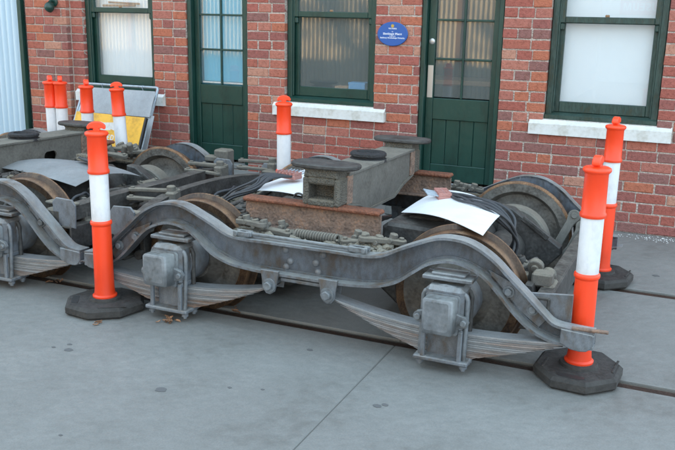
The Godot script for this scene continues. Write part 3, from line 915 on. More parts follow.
# the other side of the yard, behind the camera: it shows in the window panes
func build_opposite() -> void:
	var sh := thing("corrugated_shed", "tan corrugated iron shed across the yard, mirrored in the window panes", "shed", Vector3(0, 0, 9.2))
	var s := Shape.new()
	corrugate(s, Vector3(-2.6, 0, 0), Vector3(-24, 0, 0), 3.3, 0.1, 0.026)
	obj("corrugated_wall", s, M.shed_iron, sh)
	var r := Shape.new()
	r.box(Vector3(-13.3, 3.4, 2.8), Vector3(21.8, 0.12, 6.2), 0.01)
	r.box(Vector3(-2.65, 1.65, 2.9), Vector3(0.1, 3.3, 5.8))
	obj("roof", r, M.roof_iron, sh)
	for k in 5:
		var ps := Shape.new()
		ps.box(Vector3(-4.6 - k * 4.0, 1.65, -0.06), Vector3(0.1, 3.3, 0.08), 0.006)
		obj("post", ps, M.timber, sh)
	var wb := thing("white_building", "white rendered building farther back with a red sign, mirrored in the right window", "building", Vector3(0.5, 0, 17))
	var w := Shape.new()
	w.box(Vector3(0, 1.9, 2), Vector3(9, 3.8, 4), 0.01)
	obj("wall", w, M.white_paint, wb)
	var wr := Shape.new()
	wr.box(Vector3(0, 3.86, 2), Vector3(9.4, 0.12, 4.4), 0.01)
	obj("roof", wr, M.roof_iron, wb)
	var sg := thing("museum_sign", "red sign with white capital letters on the white building, mirrored in the right window", "sign", Vector3(-1.7, 2.02, 16.97))
	var b := Shape.new()
	b.box(Vector3.ZERO, Vector3(1.3, 0.42, 0.04), 0.006)
	obj("board", b, M.sign_red, sg)
	var tm := TextMesh.new()
	tm.text = "MUSEUM"
	var f := SystemFont.new()
	f.font_names = PackedStringArray(["Droid Sans"])
	f.font_weight = 700
	tm.font = f
	tm.font_size = 64
	tm.pixel_size = 0.0042
	tm.depth = 0.004
	var o := put("lettering", tm, M.white_paint, sg)
	o.position = Vector3(0, 0, -0.024)
	o.rotation.y = PI

# ------------------------------------------------------------------ bogies
const TOPL := [[0.0, 0.55], [0.2, 0.55], [0.36, 0.55], [0.45, 0.565], [0.54, 0.61], [0.63, 0.65], [0.72, 0.685], [0.80, 0.695], [0.90, 0.68], [1.01, 0.62], [1.10, 0.54], [1.19, 0.46], [1.27, 0.385], [1.32, 0.348], [1.40, 0.338], [1.50, 0.335]]
const BOTL := [[0.0, 0.37], [0.2, 0.37], [0.36, 0.38], [0.45, 0.395], [0.54, 0.43], [0.62, 0.49], [0.70, 0.545], [0.80, 0.57], [0.89, 0.555], [0.97, 0.515], [1.04, 0.45], [1.11, 0.375], [1.19, 0.305], [1.27, 0.265], [1.35, 0.25], [1.50, 0.25]]

func curve(l: Array, e0: float, e1: float) -> Array:
	# mirrored about the middle; e0 and e1 are how far the two ends reach
	var p := []
	var k := l.size() - 1
	for i in range(k, 0, -1): p.append(Vector3(-(e0 if i == k else minf(l[i][0], e0 - 0.05)), l[i][1], 0))
	for i in k + 1: p.append(Vector3(e1 if i == k else minf(l[i][0], e1 - 0.05), l[i][1], 0))
	return Shape.smooth(p, 4)

func side_frame(host: Node3D, s: float, off: Vector3, e0: float, e1: float) -> void:
	# pressed channel section, open to the outside
	var zi := s * 0.95; var zo := s * 1.035
	var top := curve(TOPL, e0, e1); var bot := curve(BOTL, e0, e1)
	var f := Shape.new()
	var a := minf(zi, zo); var b := maxf(zi, zo)
	f.ribbon(top, Vector3(0, 0, 1), a, b, -0.013, 0.0)
	f.ribbon(bot, Vector3(0, 0, 1), a, b, 0.0, 0.013)
	# web
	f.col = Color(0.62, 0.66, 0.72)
	var w0 := minf(zi, zi + s * 0.013); var w1 := maxf(zi, zi + s * 0.013)
	for i in top.size() - 1:
		var t0: Vector3 = top[i]; var t1: Vector3 = top[i + 1]; var b0: Vector3 = bot[i]; var b1: Vector3 = bot[i + 1]
		for z: float in [w0, w1]:
			var m := Vector3(0, 0, 1 if z == w1 else -1)
			var dz := Vector3(0, 0, z)
			f.squad(t0 + dz, t1 + dz, b1 + dz, b0 + dz, m, m, m, m)
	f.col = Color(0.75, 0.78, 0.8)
	# rolled roots between web and flanges
	f.ribbon(top, Vector3(0, 0, 1), minf(zi + s * 0.012, zi + s * 0.026), maxf(zi + s * 0.012, zi + s * 0.026), -0.022, -0.012)
	f.ribbon(bot, Vector3(0, 0, 1), minf(zi + s * 0.012, zi + s * 0.026), maxf(zi + s * 0.012, zi + s * 0.026), 0.012, 0.022)
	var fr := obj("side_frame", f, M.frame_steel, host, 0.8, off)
	# shoes at both ends
	for e: float in [-1.0, 1.0]:
		var sh := Shape.new()
		var ee := e0 if e < 0 else e1
		var toe := PackedVector2Array([Vector2(e * (ee - 0.15), 0.262), Vector2(e * (ee - 0.15), 0.334), Vector2(e * (ee - 0.008), 0.3255), Vector2(e * ee, 0.318), Vector2(e * ee, 0.275), Vector2(e * (ee - 0.012), 0.254), Vector2(e * (ee - 0.03), 0.24), Vector2(e * (ee - 0.06), 0.236), Vector2(e * (ee - 0.10), 0.24)])
		sh.prism(toe, s * 0.952, s * 1.04, Transform3D(), 0.004)
		obj("end_shoe", sh, M.frame_steel, fr, 0.7, off)
	# rivets and bolts
	for q in [[-0.09, 0.44], [0.06, 0.45], [-0.115, 0.405], [0.075, 0.40], [-0.12, 0.50], [0.10, 0.50]]:
		var r := Shape.new()
		r.rivet(Vector3(q[0], q[1], zi + s * 0.013), Vector3(0, 0, s), 0.02)
		obj("rivet", r, M.frame_steel, fr, 0.3, off)
	for e: float in [-1.0, 1.0]:
		var g := Shape.new()
		g.prism(PackedVector2Array([Vector2(e * 0.98, 0.55), Vector2(e * 1.10, 0.50), Vector2(e * 1.27, 0.34), Vector2(e * 1.24, 0.30), Vector2(e * 1.10, 0.40), Vector2(e * 1.0, 0.505)]), s * 0.966, s * 0.976, Transform3D(), 0.002)
		obj("gusset", g, M.frame_steel, fr, 0.3, off)
		for q in [[1.085, 0.455], [1.205, 0.385]]:
			var r := Shape.new()
			r.bolt(Vector3(e * q[0], q[1], s * 0.976), Vector3(0, 0, s), 0.02)
			obj("bolt", r, M.box_paint, fr, 0.3, off)
	# hangers of the leaf springs
	for e: float in [-1.0, 1.0]:
		var h := Shape.new()
		h.prism(PackedVector2Array([Vector2(e * 0.115, 0.40), Vector2(e * 0.225, 0.40), Vector2(e * 0.215, 0.34), Vector2(e * 0.212, 0.30), Vector2(e * 0.19, 0.272), Vector2(e * 0.165, 0.268), Vector2(e * 0.14, 0.285), Vector2(e * 0.13, 0.32)]), s * 1.038, s * 1.054, Transform3D(), 0.003)
		obj("spring_hanger", h, M.frame_steel, fr, 0.4, off)
		var h2 := Shape.new()
		h2.prism(PackedVector2Array([Vector2(e * 0.13, 0.38), Vector2(e * 0.21, 0.38), Vector2(e * 0.20, 0.28), Vector2(e * 0.14, 0.28)]), s * 0.935, s * 0.949, Transform3D(), 0.003)
		obj("spring_hanger", h2, M.frame_steel, fr, 0.4, off)
		var p := Shape.new()
		p.rod(Vector3(e * 0.17, 0.318, s * 0.93), Vector3(e * 0.17, 0.318, s * 1.06), 0.016)
		p.bolt(Vector3(e * 0.17, 0.318, s * 1.054), Vector3(0, 0, s), 0.026)
		obj("hanger_bolt", p, M.box_paint, fr, 0.3, off)
	# tie plate between the hangers
	var tp := Shape.new()
	tp.box(Vector3(0, 0.35, s * 1.0), Vector3(0.24, 0.018, 0.05), 0.004)
	tp.box(Vector3(0, 0.34, s * 0.93), Vector3(0.3, 0.06, 0.012), 0.003)
	obj("tie_plate", tp, M.frame_steel, fr, 0.4, off)

func axle_box(host: Node3D, s: float, e: float, off: Vector3) -> void:
	var x := e * 0.80
	var b := Shape.new()
	# body and neck, guides behind
	b.box(Vector3(x, 0.352, s * 1.015), Vector3(0.195, 0.225, 0.15), 0.02)
	b.lathe([Vector2(0, 0), Vector2(0.135, 0), Vector2(0.135, 0.1), Vector2(0.11, 0.14), Vector2(0, 0.14)], Shape.along(Vector3(x, 0.355, s * 0.86), Vector3(x, 0.355, s * 1.1)), 24)
	b.box(Vector3(x, 0.495, s * 1.0), Vector3(0.25, 0.02, 0.12), 0.004)
	b.box(Vector3(x, 0.512, s * 0.99), Vector3(0.17, 0.014, 0.10), 0.004)
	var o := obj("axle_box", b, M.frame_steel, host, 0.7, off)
	var c := Shape.new()
	# the bulged cover: rounded square lofted outwards
	var rings := [[0.084, 0.096, 1.095, 0.016], [0.084, 0.096, 1.115, 0.016], [0.076, 0.086, 1.119, 0.012], [0.074, 0.084, 1.192, 0.012], [0.069, 0.079, 1.207, 0.012], [0.058, 0.068, 1.213, 0.012]]
	var prev := []
	for k in rings.size():
		var rg: Array = rings[k]
		var ring := []
		for i in 32:
			var q := i / 8
			var f := PI / 2 * (q + (i % 8) / 7.0)
			var cx: float = (rg[0] - rg[3]) * (1.0 if q == 0 or q == 3 else -1.0)
			var cy: float = (rg[1] - rg[3]) * (1.0 if q < 2 else -1.0)
			ring.append(Vector3(x + cx + cos(f) * rg[3], 0.334 + cy * 1.05 + sin(f) * rg[3] + 0.004 * k, s * rg[2]))
		if k > 0:
			for i in 32:
				var j := (i + 1) % 32
				var mid: Vector3 = (ring[i] + prev[i]) / 2 - Vector3(x, 0.38, s * 1.12)
				var m1: Vector3 = Vector3(ring[i].x - x, ring[i].y - 0.343, 0).normalized() + Vector3(0, 0, s * (2.0 if k == 5 else 0.9 if k == 4 else 0.0))
				var m2: Vector3 = Vector3(ring[j].x - x, ring[j].y - 0.343, 0).normalized() + Vector3(0, 0, s * (2.0 if k == 5 else 0.9 if k == 4 else 0.0))
				if k == 2: m1 = Vector3(0, 0, s); m2 = m1
				c.squad(prev[i], prev[j], ring[j], ring[i], m1.normalized(), m2.normalized(), m2.normalized(), m1.normalized())
				if mid == Vector3.ZERO: continue
		prev = ring
	var mz := Vector3(0, 0, s)
	for i in 32: c.tri(Vector3(x, 0.354, s * 1.2132), prev[i], prev[(i + 1) % 32], mz, mz, mz)
	obj("cover", c, M.box_paint, o, 0.5, off)
	for k: float in [-1.0, 1.0]:
		var l := Shape.new()
		l.prism(PackedVector2Array([Vector2(k * 0.07, 0.405), Vector2(k * 0.122, 0.39), Vector2(k * 0.138, 0.365), Vector2(k * 0.128, 0.34), Vector2(k * 0.07, 0.325)]), s * 1.105, s * 1.128, Transform3D(Basis(), Vector3(x, -0.05, 0)), 0.004)
		l.bolt(Vector3(x + k * 0.113, 0.315, s * 1.128), Vector3(0, 0, s), 0.017)
		obj("cover_lug", l, M.box_paint, o, 0.4, off)
	# U bolt over the box and the spring saddle under it
	var u := Shape.new()
	var p := [Vector3(x - 0.11, 0.10, s * 1.075)]
	p.append(Vector3(x - 0.11, 0.36, s * 1.06))
	for k in 9:
		var f := PI - PI / 8 * k
		p.append(Vector3(x + cos(f) * 0.11, 0.405 + sin(f) * 0.055, s * 1.06))
	p.append(Vector3(x + 0.11, 0.36, s * 1.06)); p.append(Vector3(x + 0.11, 0.10, s * 1.075))
	u.tube(p, 0.0125, 10)
	obj("u_bolt", u, M.box_paint, o, 0.4, off)
	var u2 := Shape.new()
	for i in p.size(): p[i].z = s * 0.985
	u2.tube(p, 0.0125, 10)
	obj("u_bolt", u2, M.grimy_steel, o, 0.4, off)
	var sd := Shape.new()
	sd.box(Vector3(x, 0.094, s * 1.03), Vector3(0.275, 0.022, 0.16), 0.006)
	sd.box(Vector3(x, 0.242, s * 1.03), Vector3(0.2, 0.03, 0.1), 0.006)
	sd.box(Vector3(x, 0.168, s * 1.042), Vector3(0.17, 0.145, 0.012), 0.003)
	for k: float in [-1.0, 1.0]:
		sd.box(Vector3(x + k * 0.092, 0.175, s * 1.095), Vector3(0.022, 0.16, 0.022), 0.004)
		for z: float in [1.075, 0.985]:
			sd.rod(Vector3(x + k * 0.11, 0.083, s * z), Vector3(x + k * 0.11, 0.064, s * z), 0.021, 6)
			sd.rod(Vector3(x + k * 0.11, 0.064, s * z), Vector3(x + k * 0.11, 0.052, s * z), 0.012, 8)
	obj("spring_saddle", sd, M.frame_steel, o, 0.5, off)

func leaf_spring(host: Node3D, s: float, e: float, off: Vector3) -> void:
	var o := Node3D.new()
	o.name = numbered(host, "leaf_spring")
	host.add_child(o)
	for k in 13:
		var half := 0.645 - k * 0.0405
		var p := []
		var n := 14
		for i in n + 1:
			var d := -half + 2 * half * i / n
			p.append(Vector3(e * (0.80 + d), 0.226 - k * 0.0099 + (0.19 if d < 0.0 else 0.115) * d * d, 0))
		var l := Shape.new()
		var j := rng.randf_range(-0.003, 0.003)
		l.ribbon(p, Vector3(0, 0, 1), s * 0.988 - 0.044 + j, s * 0.988 + 0.044 + j, -0.0084, 0.0)
		# rust has crept up from the lowest leaves and in from the tips
		for i in l.v.size():
			var q := l.v[i]
			var d := absf(absf(q.x) - 0.80)
			var w := clampf(k / 13.0 * 0.8 + d * 0.8 - 0.36 + 0.8 * wob.get_noise_3d((q.x + off.x) * 2.2 + s * 7.0, k * 0.35, e * 3.0), 0.0, 0.95) if l.n[i].y < 0.7 else 0.05
			if d > half * 0.86:   # ends drawn out thin
				var mid := 0.226 - k * 0.0099 + (0.19 if absf(q.x) < 0.80 else 0.115) * d * d
				if q.y < mid - 0.004: l.v[i].y += 0.0075
			l.c[i] = Color(0.86, 0.87, 0.88).lerp(Color(0.74, 0.37, 0.19), w) * (0.82 + 0.18 * sin(k * 2.4 + e))
		obj("leaf", l, M.spring_steel, o)

func wheelset(host: Node3D, e: float, off: Vector3) -> void:
	var x := e * 0.782
	var R := 0.335
	var a := Shape.new()
	a.rod(Vector3(x, R, -0.98), Vector3(x, R, 0.98), 0.055, 20)
	a.rod(Vector3(x, R, -0.72), Vector3(x, R, 0.72), 0.075, 20)
	obj("axle", a, M.grimy_steel, host, 0.4, off)
	for s: float in [-1.0, 1.0]:
		var d := Shape.new()
		var xf := Shape.along(Vector3(x, R, s * 0.695), Vector3(x, R, s * 1.0))
		d.lathe([Vector2(0.076, -0.035), Vector2(0.125, -0.03), Vector2(0.13, 0.02), Vector2(0.18, 0.055), Vector2(0.265, 0.05), Vector2(0.285, 0.012), Vector2(0.292, 0.0), Vector2(0.344, 0.002)], xf, 64)
		d.lathe([Vector2(0.29, 0.102), Vector2(0.28, 0.098), Vector2(0.26, 0.085), Vector2(0.18, 0.085), Vector2(0.13, 0.13), Vector2(0.12, 0.15), Vector2(0.076, 0.15)], xf, 40)
		var w := obj("wheel", d, M.wheel_disc, host, 0.45, off)
		var r := Shape.new()
		r.lathe([Vector2(0.342, 0.0025), Vector2(0.347, 0.0025), Vector2(0.358, 0.008), Vector2(0.361, 0.017), Vector2(0.357, 0.026), Vector2(0.341, 0.036), Vector2(0.336, 0.046), Vector2(0.333, 0.098), Vector2(0.328, 0.104), Vector2(0.29, 0.104), Vector2(0.286, 0.10)], xf, 72)
		for i in r.v.size():
			var ax := absf(r.v[i].z) - 0.695
			r.c[i] = Color(1, 0.96, 0.9) if ax < 0.022 or absf(ax - 0.098) < 0.004 else Color(0.34, 0.33, 0.32)
		obj("tyre", r, M.tread, w)

func bolster(host: Node3D, off: Vector3, lift: float, hole: bool) -> void:
	# fish bellied box girder across the bogie
	var o := Node3D.new()
	o.name = numbered(host, "bolster")
	host.add_child(o)
	o.position = Vector3(0.06 if hole else -0.03, lift, 0.03)
	o.scale.z = 0.95
	var prof := [[-0.60, 0.70], [-0.40, 0.665], [-0.22, 0.61], [0.22, 0.61], [0.40, 0.665], [0.60, 0.70]]
	var zx := Basis(Vector3(0, 0, -1), Vector3(0, 1, 0), Vector3(1, 0, 0))   # local x runs along -z
	var g := Shape.new()
	for s: float in [-1.0, 1.0]:
		var xa := s * 0.088; var xb := s * 0.102
		if not hole:
			var pl := PackedVector2Array()
			for q in prof: pl.append(Vector2(q[0], q[1]))
			pl.append(Vector2(0.6, 0.852)); pl.append(Vector2(-0.6, 0.852))
			g.prism(pl, xa, xb, Transform3D(zx, Vector3.ZERO), 0.002)
		else:
			# plate in an upper and a lower half round the oval hand hole
			var up := PackedVector2Array([Vector2(-0.6, 0.72)])
			var lo := PackedVector2Array([Vector2(-0.6, 0.70), Vector2(-0.6, 0.72)])
			for k in 13:
				var f := PI - PI * k / 12.0
				up.append(Vector2(0.17 + signf(cos(f)) * 0.032 + cos(f) * 0.04, 0.72 + sin(f) * 0.04))
				lo.append(Vector2(0.17 + signf(cos(f)) * 0.032 + cos(f) * 0.04, 0.72 - sin(f) * 0.04))
			up.append(Vector2(0.6, 0.72)); up.append(Vector2(0.6, 0.852)); up.append(Vector2(-0.6, 0.852))
			lo.append(Vector2(0.6, 0.72)); lo.append(Vector2(0.6, 0.70))
			lo.append(Vector2(0.40, 0.665)); lo.append(Vector2(0.22, 0.61)); lo.append(Vector2(-0.22, 0.61)); lo.append(Vector2(-0.40, 0.665))
			g.prism(up, xa, xb, Transform3D(zx, Vector3.ZERO))
			g.prism(lo, xa, xb, Transform3D(zx, Vector3.ZERO))
	g.box(Vector3(0, 0.861, 0), Vector3(0.23, 0.018, 1.2), 0.003)
	for i in prof.size() - 1:
		var q0: Array = prof[i]; var q1: Array = prof[i + 1]
		g.ribbon([Vector3(0, q0[1], q0[0]), Vector3(0, q1[1], q1[0])], Vector3(1, 0, 0), -0.112, 0.112, -0.014, 0.0)
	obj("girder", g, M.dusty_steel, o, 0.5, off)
	for s: float in [-1.0, 1.0]:
		# hollow end casting with a rectangular opening
		var b := Shape.new()
		var z0 := s * 0.60; var z1 := s * 0.74
		for k: float in [-1.0, 1.0]:
			b.box(Vector3(k * 0.094, 0.775, (z0 + z1) / 2), Vector3(0.034, 0.16, 0.14), 0.012)
		b.box(Vector3(0, 0.837, (z0 + z1) / 2), Vector3(0.165, 0.045, 0.136), 0.01)
		b.box(Vector3(0, 0.712, (z0 + z1) / 2), Vector3(0.165, 0.04, 0.136), 0.01)
		b.box(Vector3(0, 0.775, s * 0.61), Vector3(0.19, 0.09, 0.02))
		# rusty strap where girder and casting meet
		var pts := PackedVector2Array([Vector2(-0.102, 0.855), Vector2(0.102, 0.855), Vector2(0.095, 0.89), Vector2(0.115, 0.905), Vector2(-0.115, 0.905), Vector2(-0.095, 0.89)])
		b.prism(pts, s * 0.58, s * 0.745, Transform3D(), 0.006)
		var eb := obj("end_casting", b, M.dirt, o, 0.5, off)
		for k: float in [-1.0, 1.0]:
			var st := Shape.new()
			st.box(Vector3(k * 0.107, 0.775, s * 0.575), Vector3(0.012, 0.165, 0.085), 0.003)
			obj("strap", st, M.rust, eb.get_parent())
		var pd := Shape.new()
		var el := PackedVector2Array()
		for k in 40:
			var f := TAU * k / 40
			el.append(Vector2(signf(cos(f)) * pow(absf(cos(f)), 0.75) * 0.20, signf(sin(f)) * pow(absf(sin(f)), 0.75) * 0.115))
		pd.prism(el, 0.0, 0.026, Transform3D(Basis(Vector3.RIGHT, -PI / 2), Vector3(0, 0.904, s * 0.665)), 0.007)
		obj("side_bearing_pad", pd, M.grimy_steel, o, 0.25, off)
	var cp := Shape.new()
	cp.lathe([Vector2(0.135, 0.87), Vector2(0.13, 0.888), Vector2(0.118, 0.89), Vector2(0.122, 0.90), Vector2(0.13, 0.904), Vector2(0.13, 0.918), Vector2(0.12, 0.926), Vector2(0.085, 0.926), Vector2(0.078, 0.905), Vector2(0.04, 0.90), Vector2(0.035, 0.915), Vector2(0, 0.915)], Transform3D(Basis().scaled(Vector3(0.88, 1, 0.88)), Vector3(0, -0.014, 0)), 32)
	for k in 0: cp.rod(Vector3(cos(k * TAU / 6) * 0.103, 0.925, sin(k * TAU / 6) * 0.103), Vector3(cos(k * TAU / 6) * 0.103, 0.934, sin(k * TAU / 6) * 0.103), 0.012, 8)
	obj("centre_pivot", cp, M.black_rubber, o)

func transom(host: Node3D, z: float, y: float, off: Vector3) -> void:
	# rusty rolled beam lying along the bogie under the end of the bolster
	var b := Shape.new()
	b.box(Vector3(-0.105, y - 0.08, z), Vector3(0.835, 0.13, 0.014), 0.002)
	b.box(Vector3(-0.105, y - 0.152, z), Vector3(0.835, 0.016, 0.10), 0.004)
	var o := obj("transom", b, M.rust, host)
	var l := Shape.new()
	l.box(Vector3(-0.105, y - 0.0, z), Vector3(0.84, 0.026, 0.095), 0.009)
	obj("top_flange", l, M.rust_lip, o)

func motor(host: Node3D, e: float, off: Vector3) -> void:
	var o := Node3D.new()
	o.name = numbered(host, "traction_motor")
	host.add_child(o)
	var b := Shape.new()
	var pl := PackedVector2Array([Vector2(e * 0.24, 0.20), Vector2(e * 0.34, 0.12), Vector2(e * 0.66, 0.14), Vector2(e * 0.74, 0.24), Vector2(e * 0.72, 0.44), Vector2(e * 0.64, 0.55), Vector2(e * 0.58, 0.585), Vector2(e * 0.27, 0.595), Vector2(e * 0.24, 0.57)])
	b.prism(pl, -0.36, 0.47, Transform3D(), 0.018)
	b.rod(Vector3(e * 0.8, 0.335, -0.4), Vector3(e * 0.8, 0.335, 0.4), 0.12, 24, 0.01)
	obj("casing", b, M.grimy_steel, o, 0.45, off)
	for q in [[0.30, 0.50], [0.30, 0.40], [0.42, 0.30], [0.60, 0.47]]:
		var r := Shape.new()
		r.rod(Vector3(e * q[0], q[1], 0.47), Vector3(e * q[0], q[1], 0.486), 0.028, 16, 0.004)
		r.bolt(Vector3(e * q[0], q[1], 0.485), Vector3(0, 0, 1), 0.014)
		obj("cover_bolt", r, M.grimy_steel, o, 0.3, off)
	for k in 4:
		var rb := Shape.new()
		rb.box(Vector3(e * 0.235, 0.36, -0.24 + k * 0.17), Vector3(0.02, 0.3, 0.03), 0.005)
		rb.bolt(Vector3(e * 0.228, 0.47, -0.24 + k * 0.17), Vector3(-e, 0, 0), 0.014)
		obj("casing_rib", rb, M.grimy_steel, o, 0.5, off)
	for k in 2:
		var lid := Shape.new()
		lid.box(Vector3(e * 0.44, 0.594, -0.14 + k * 0.3), Vector3(0.22, 0.02, 0.22), 0.007)
		lid.tube(Shape.smooth([Vector3(e * 0.40, 0.595, -0.14 + k * 0.3), Vector3(e * 0.42, 0.63, -0.14 + k * 0.3), Vector3(e * 0.46, 0.63, -0.14 + k * 0.3), Vector3(e * 0.48, 0.595, -0.14 + k * 0.3)]), 0.007, 8)
		obj("inspection_lid", lid, M.grimy_steel, o, 0.7, off)
	# gear case round the axle with its guard
	var gc := Shape.new()
	gc.lathe([Vector2(0, 0), Vector2(0.225, 0), Vector2(0.24, 0.012), Vector2(0.24, 0.11), Vector2(0.228, 0.122), Vector2(0, 0.122)], Shape.along(Vector3(e * 0.80, 0.34, -0.52), Vector3(e * 0.80, 0.34, 0)), 44)
	obj("gear_case", gc, M.dusty_steel, o, 0.5, off)
	var gd := Shape.new()
	gd.prism(PackedVector2Array([Vector2(e * 0.74, 0.60), Vector2(e * 0.82, 0.59), Vector2(e * 1.13, 0.375), Vector2(e * 1.135, 0.33), Vector2(e * 1.02, 0.20), Vector2(e * 0.86, 0.16), Vector2(e * 0.72, 0.30)]), -0.385, -0.30, Transform3D(), 0.008)
	obj("gear_guard", gd, M.grimy_steel, o, 0.35, off)
	var lv := Shape.new()
	var lb := Basis(Vector3(0, 0, 1), -e * 0.6)
	lv.box(Vector3(e * 0.97, 0.485, -0.292), Vector3(0.20, 0.035, 0.014), 0.003, lb)
	for k in 3: lv.box(Vector3(e * 0.965, 0.487 - 0.007 + k * 0.008, -0.283), Vector3(0.15, 0.003, 0.006), 0.0, lb)
	obj("louvre", lv, M.grimy_steel, o, 0.2, off)

func link(host: Node3D, called: String, a: Vector3, b: Vector3, wide: float, thick: float, side: Vector3, m: Material, off: Vector3) -> void:
	# flat bar with round eyes and pins at both ends
	var d := (b - a)
	var l := d.length()
	var x := d.normalized()
	var z := (side - x * side.dot(x)).normalized()
	var y := z.cross(x)
	var pl := PackedVector2Array()
	for k in 9: pl.append(Vector2(l, 0) + Vector2.from_angle(-PI / 2 + PI * k / 8.0) * wide * 0.62)
	pl.append(Vector2(l * 0.8, wide * 0.42)); pl.append(Vector2(l * 0.2, wide * 0.42))
	for k in 9: pl.append(Vector2.from_angle(PI / 2 + PI * k / 8.0) * wide * 0.62)
	pl.append(Vector2(l * 0.2, -wide * 0.42)); pl.append(Vector2(l * 0.8, -wide * 0.42))
	var s := Shape.new()
	s.prism(pl, -thick / 2, thick / 2, Transform3D(Basis(x, y, z), a), minf(0.004, thick * 0.3))
	for p in [a, b]:
		s.rod(p - z * thick * 0.9, p + z * thick * 0.9, wide * 0.3, 10, 0.002)
	obj(called, s, m, host, 0.7, off)

func clutter(o: Node3D, lo: Vector3, hi: Vector3, n: int, off: Vector3) -> void:
	# greasy rods, pipes and brackets of the brake gear packed in at the end of a bogie
	var r := RandomNumberGenerator.new()
	r.seed = int(off.x * 100.0) + n
	for k in n:
		var c := Vector3(r.randf_range(lo.x, hi.x), r.randf_range(lo.y, hi.y), r.randf_range(lo.z, hi.z))
		var m: Material = [M.grimy_steel, M.dusty_steel, M.grimy_steel, M.dirt][k % 4]
		match k % 5:
			0:
				var s := Shape.new()
				var l := r.randf_range(0.1, 0.3)
				s.tube(Shape.smooth([c + Vector3(r.randf_range(-0.05, 0.05), -0.08, -l), c + Vector3(r.randf_range(-0.04, 0.04), 0.02, -l * 0.6), c + Vector3(0, 0.03, 0), c + Vector3(r.randf_range(-0.06, 0.06), 0.01, l * 0.6), c + Vector3(r.randf_range(-0.08, 0.08), -0.1, l)], 5), r.randf_range(0.008, 0.014), 7)
				obj("air_pipe", s, M.cable if k % 2 else m, o)
			1:
				link(o, "brake_rod", c, c + Vector3(r.randf_range(-0.1, 0.1), r.randf_range(-0.03, 0.03), r.randf_range(0.14, 0.34)), 0.045, 0.025, Vector3(0.4, 1, 0), m, off)
			2:
				var s := Shape.new()
				var b := Basis(Vector3.UP, r.randf_range(-0.4, 0.4))
				var z := Vector3(r.randf_range(0.05, 0.10), r.randf_range(0.05, 0.11), r.randf_range(0.06, 0.13))
				s.box(c, z, 0.01, b)
				s.box(c + Vector3(0, -z.y / 2, 0), z * Vector3(1.4, 0.25, 1.3), 0.004, b)
				for q: float in [-0.3, 0.3]: s.bolt(c + Vector3(q * z.x, z.y / 2, q * z.z), Vector3.UP, 0.011)
				obj("bracket", s, m, o, 0.6, off)
			3:
				link(o, "brake_lever", c, c + Vector3(r.randf_range(0.1, 0.2), r.randf_range(-0.04, 0.04), r.randf_range(-0.08, 0.08)), 0.05, 0.03, Vector3(0, 1, 0.3), m, off)
			4:
				var s := Shape.new()
				s.rod(c - Vector3(0, 0.12, 0), c + Vector3(0, 0.03, 0), r.randf_range(0.02, 0.035), 14, 0.005)
				s.rod(c + Vector3(0, 0.03, 0), c + Vector3(0, 0.045, 0), 0.018, 6, 0.002)
				obj("hanger_pin", s, m, o, 0.6, off)

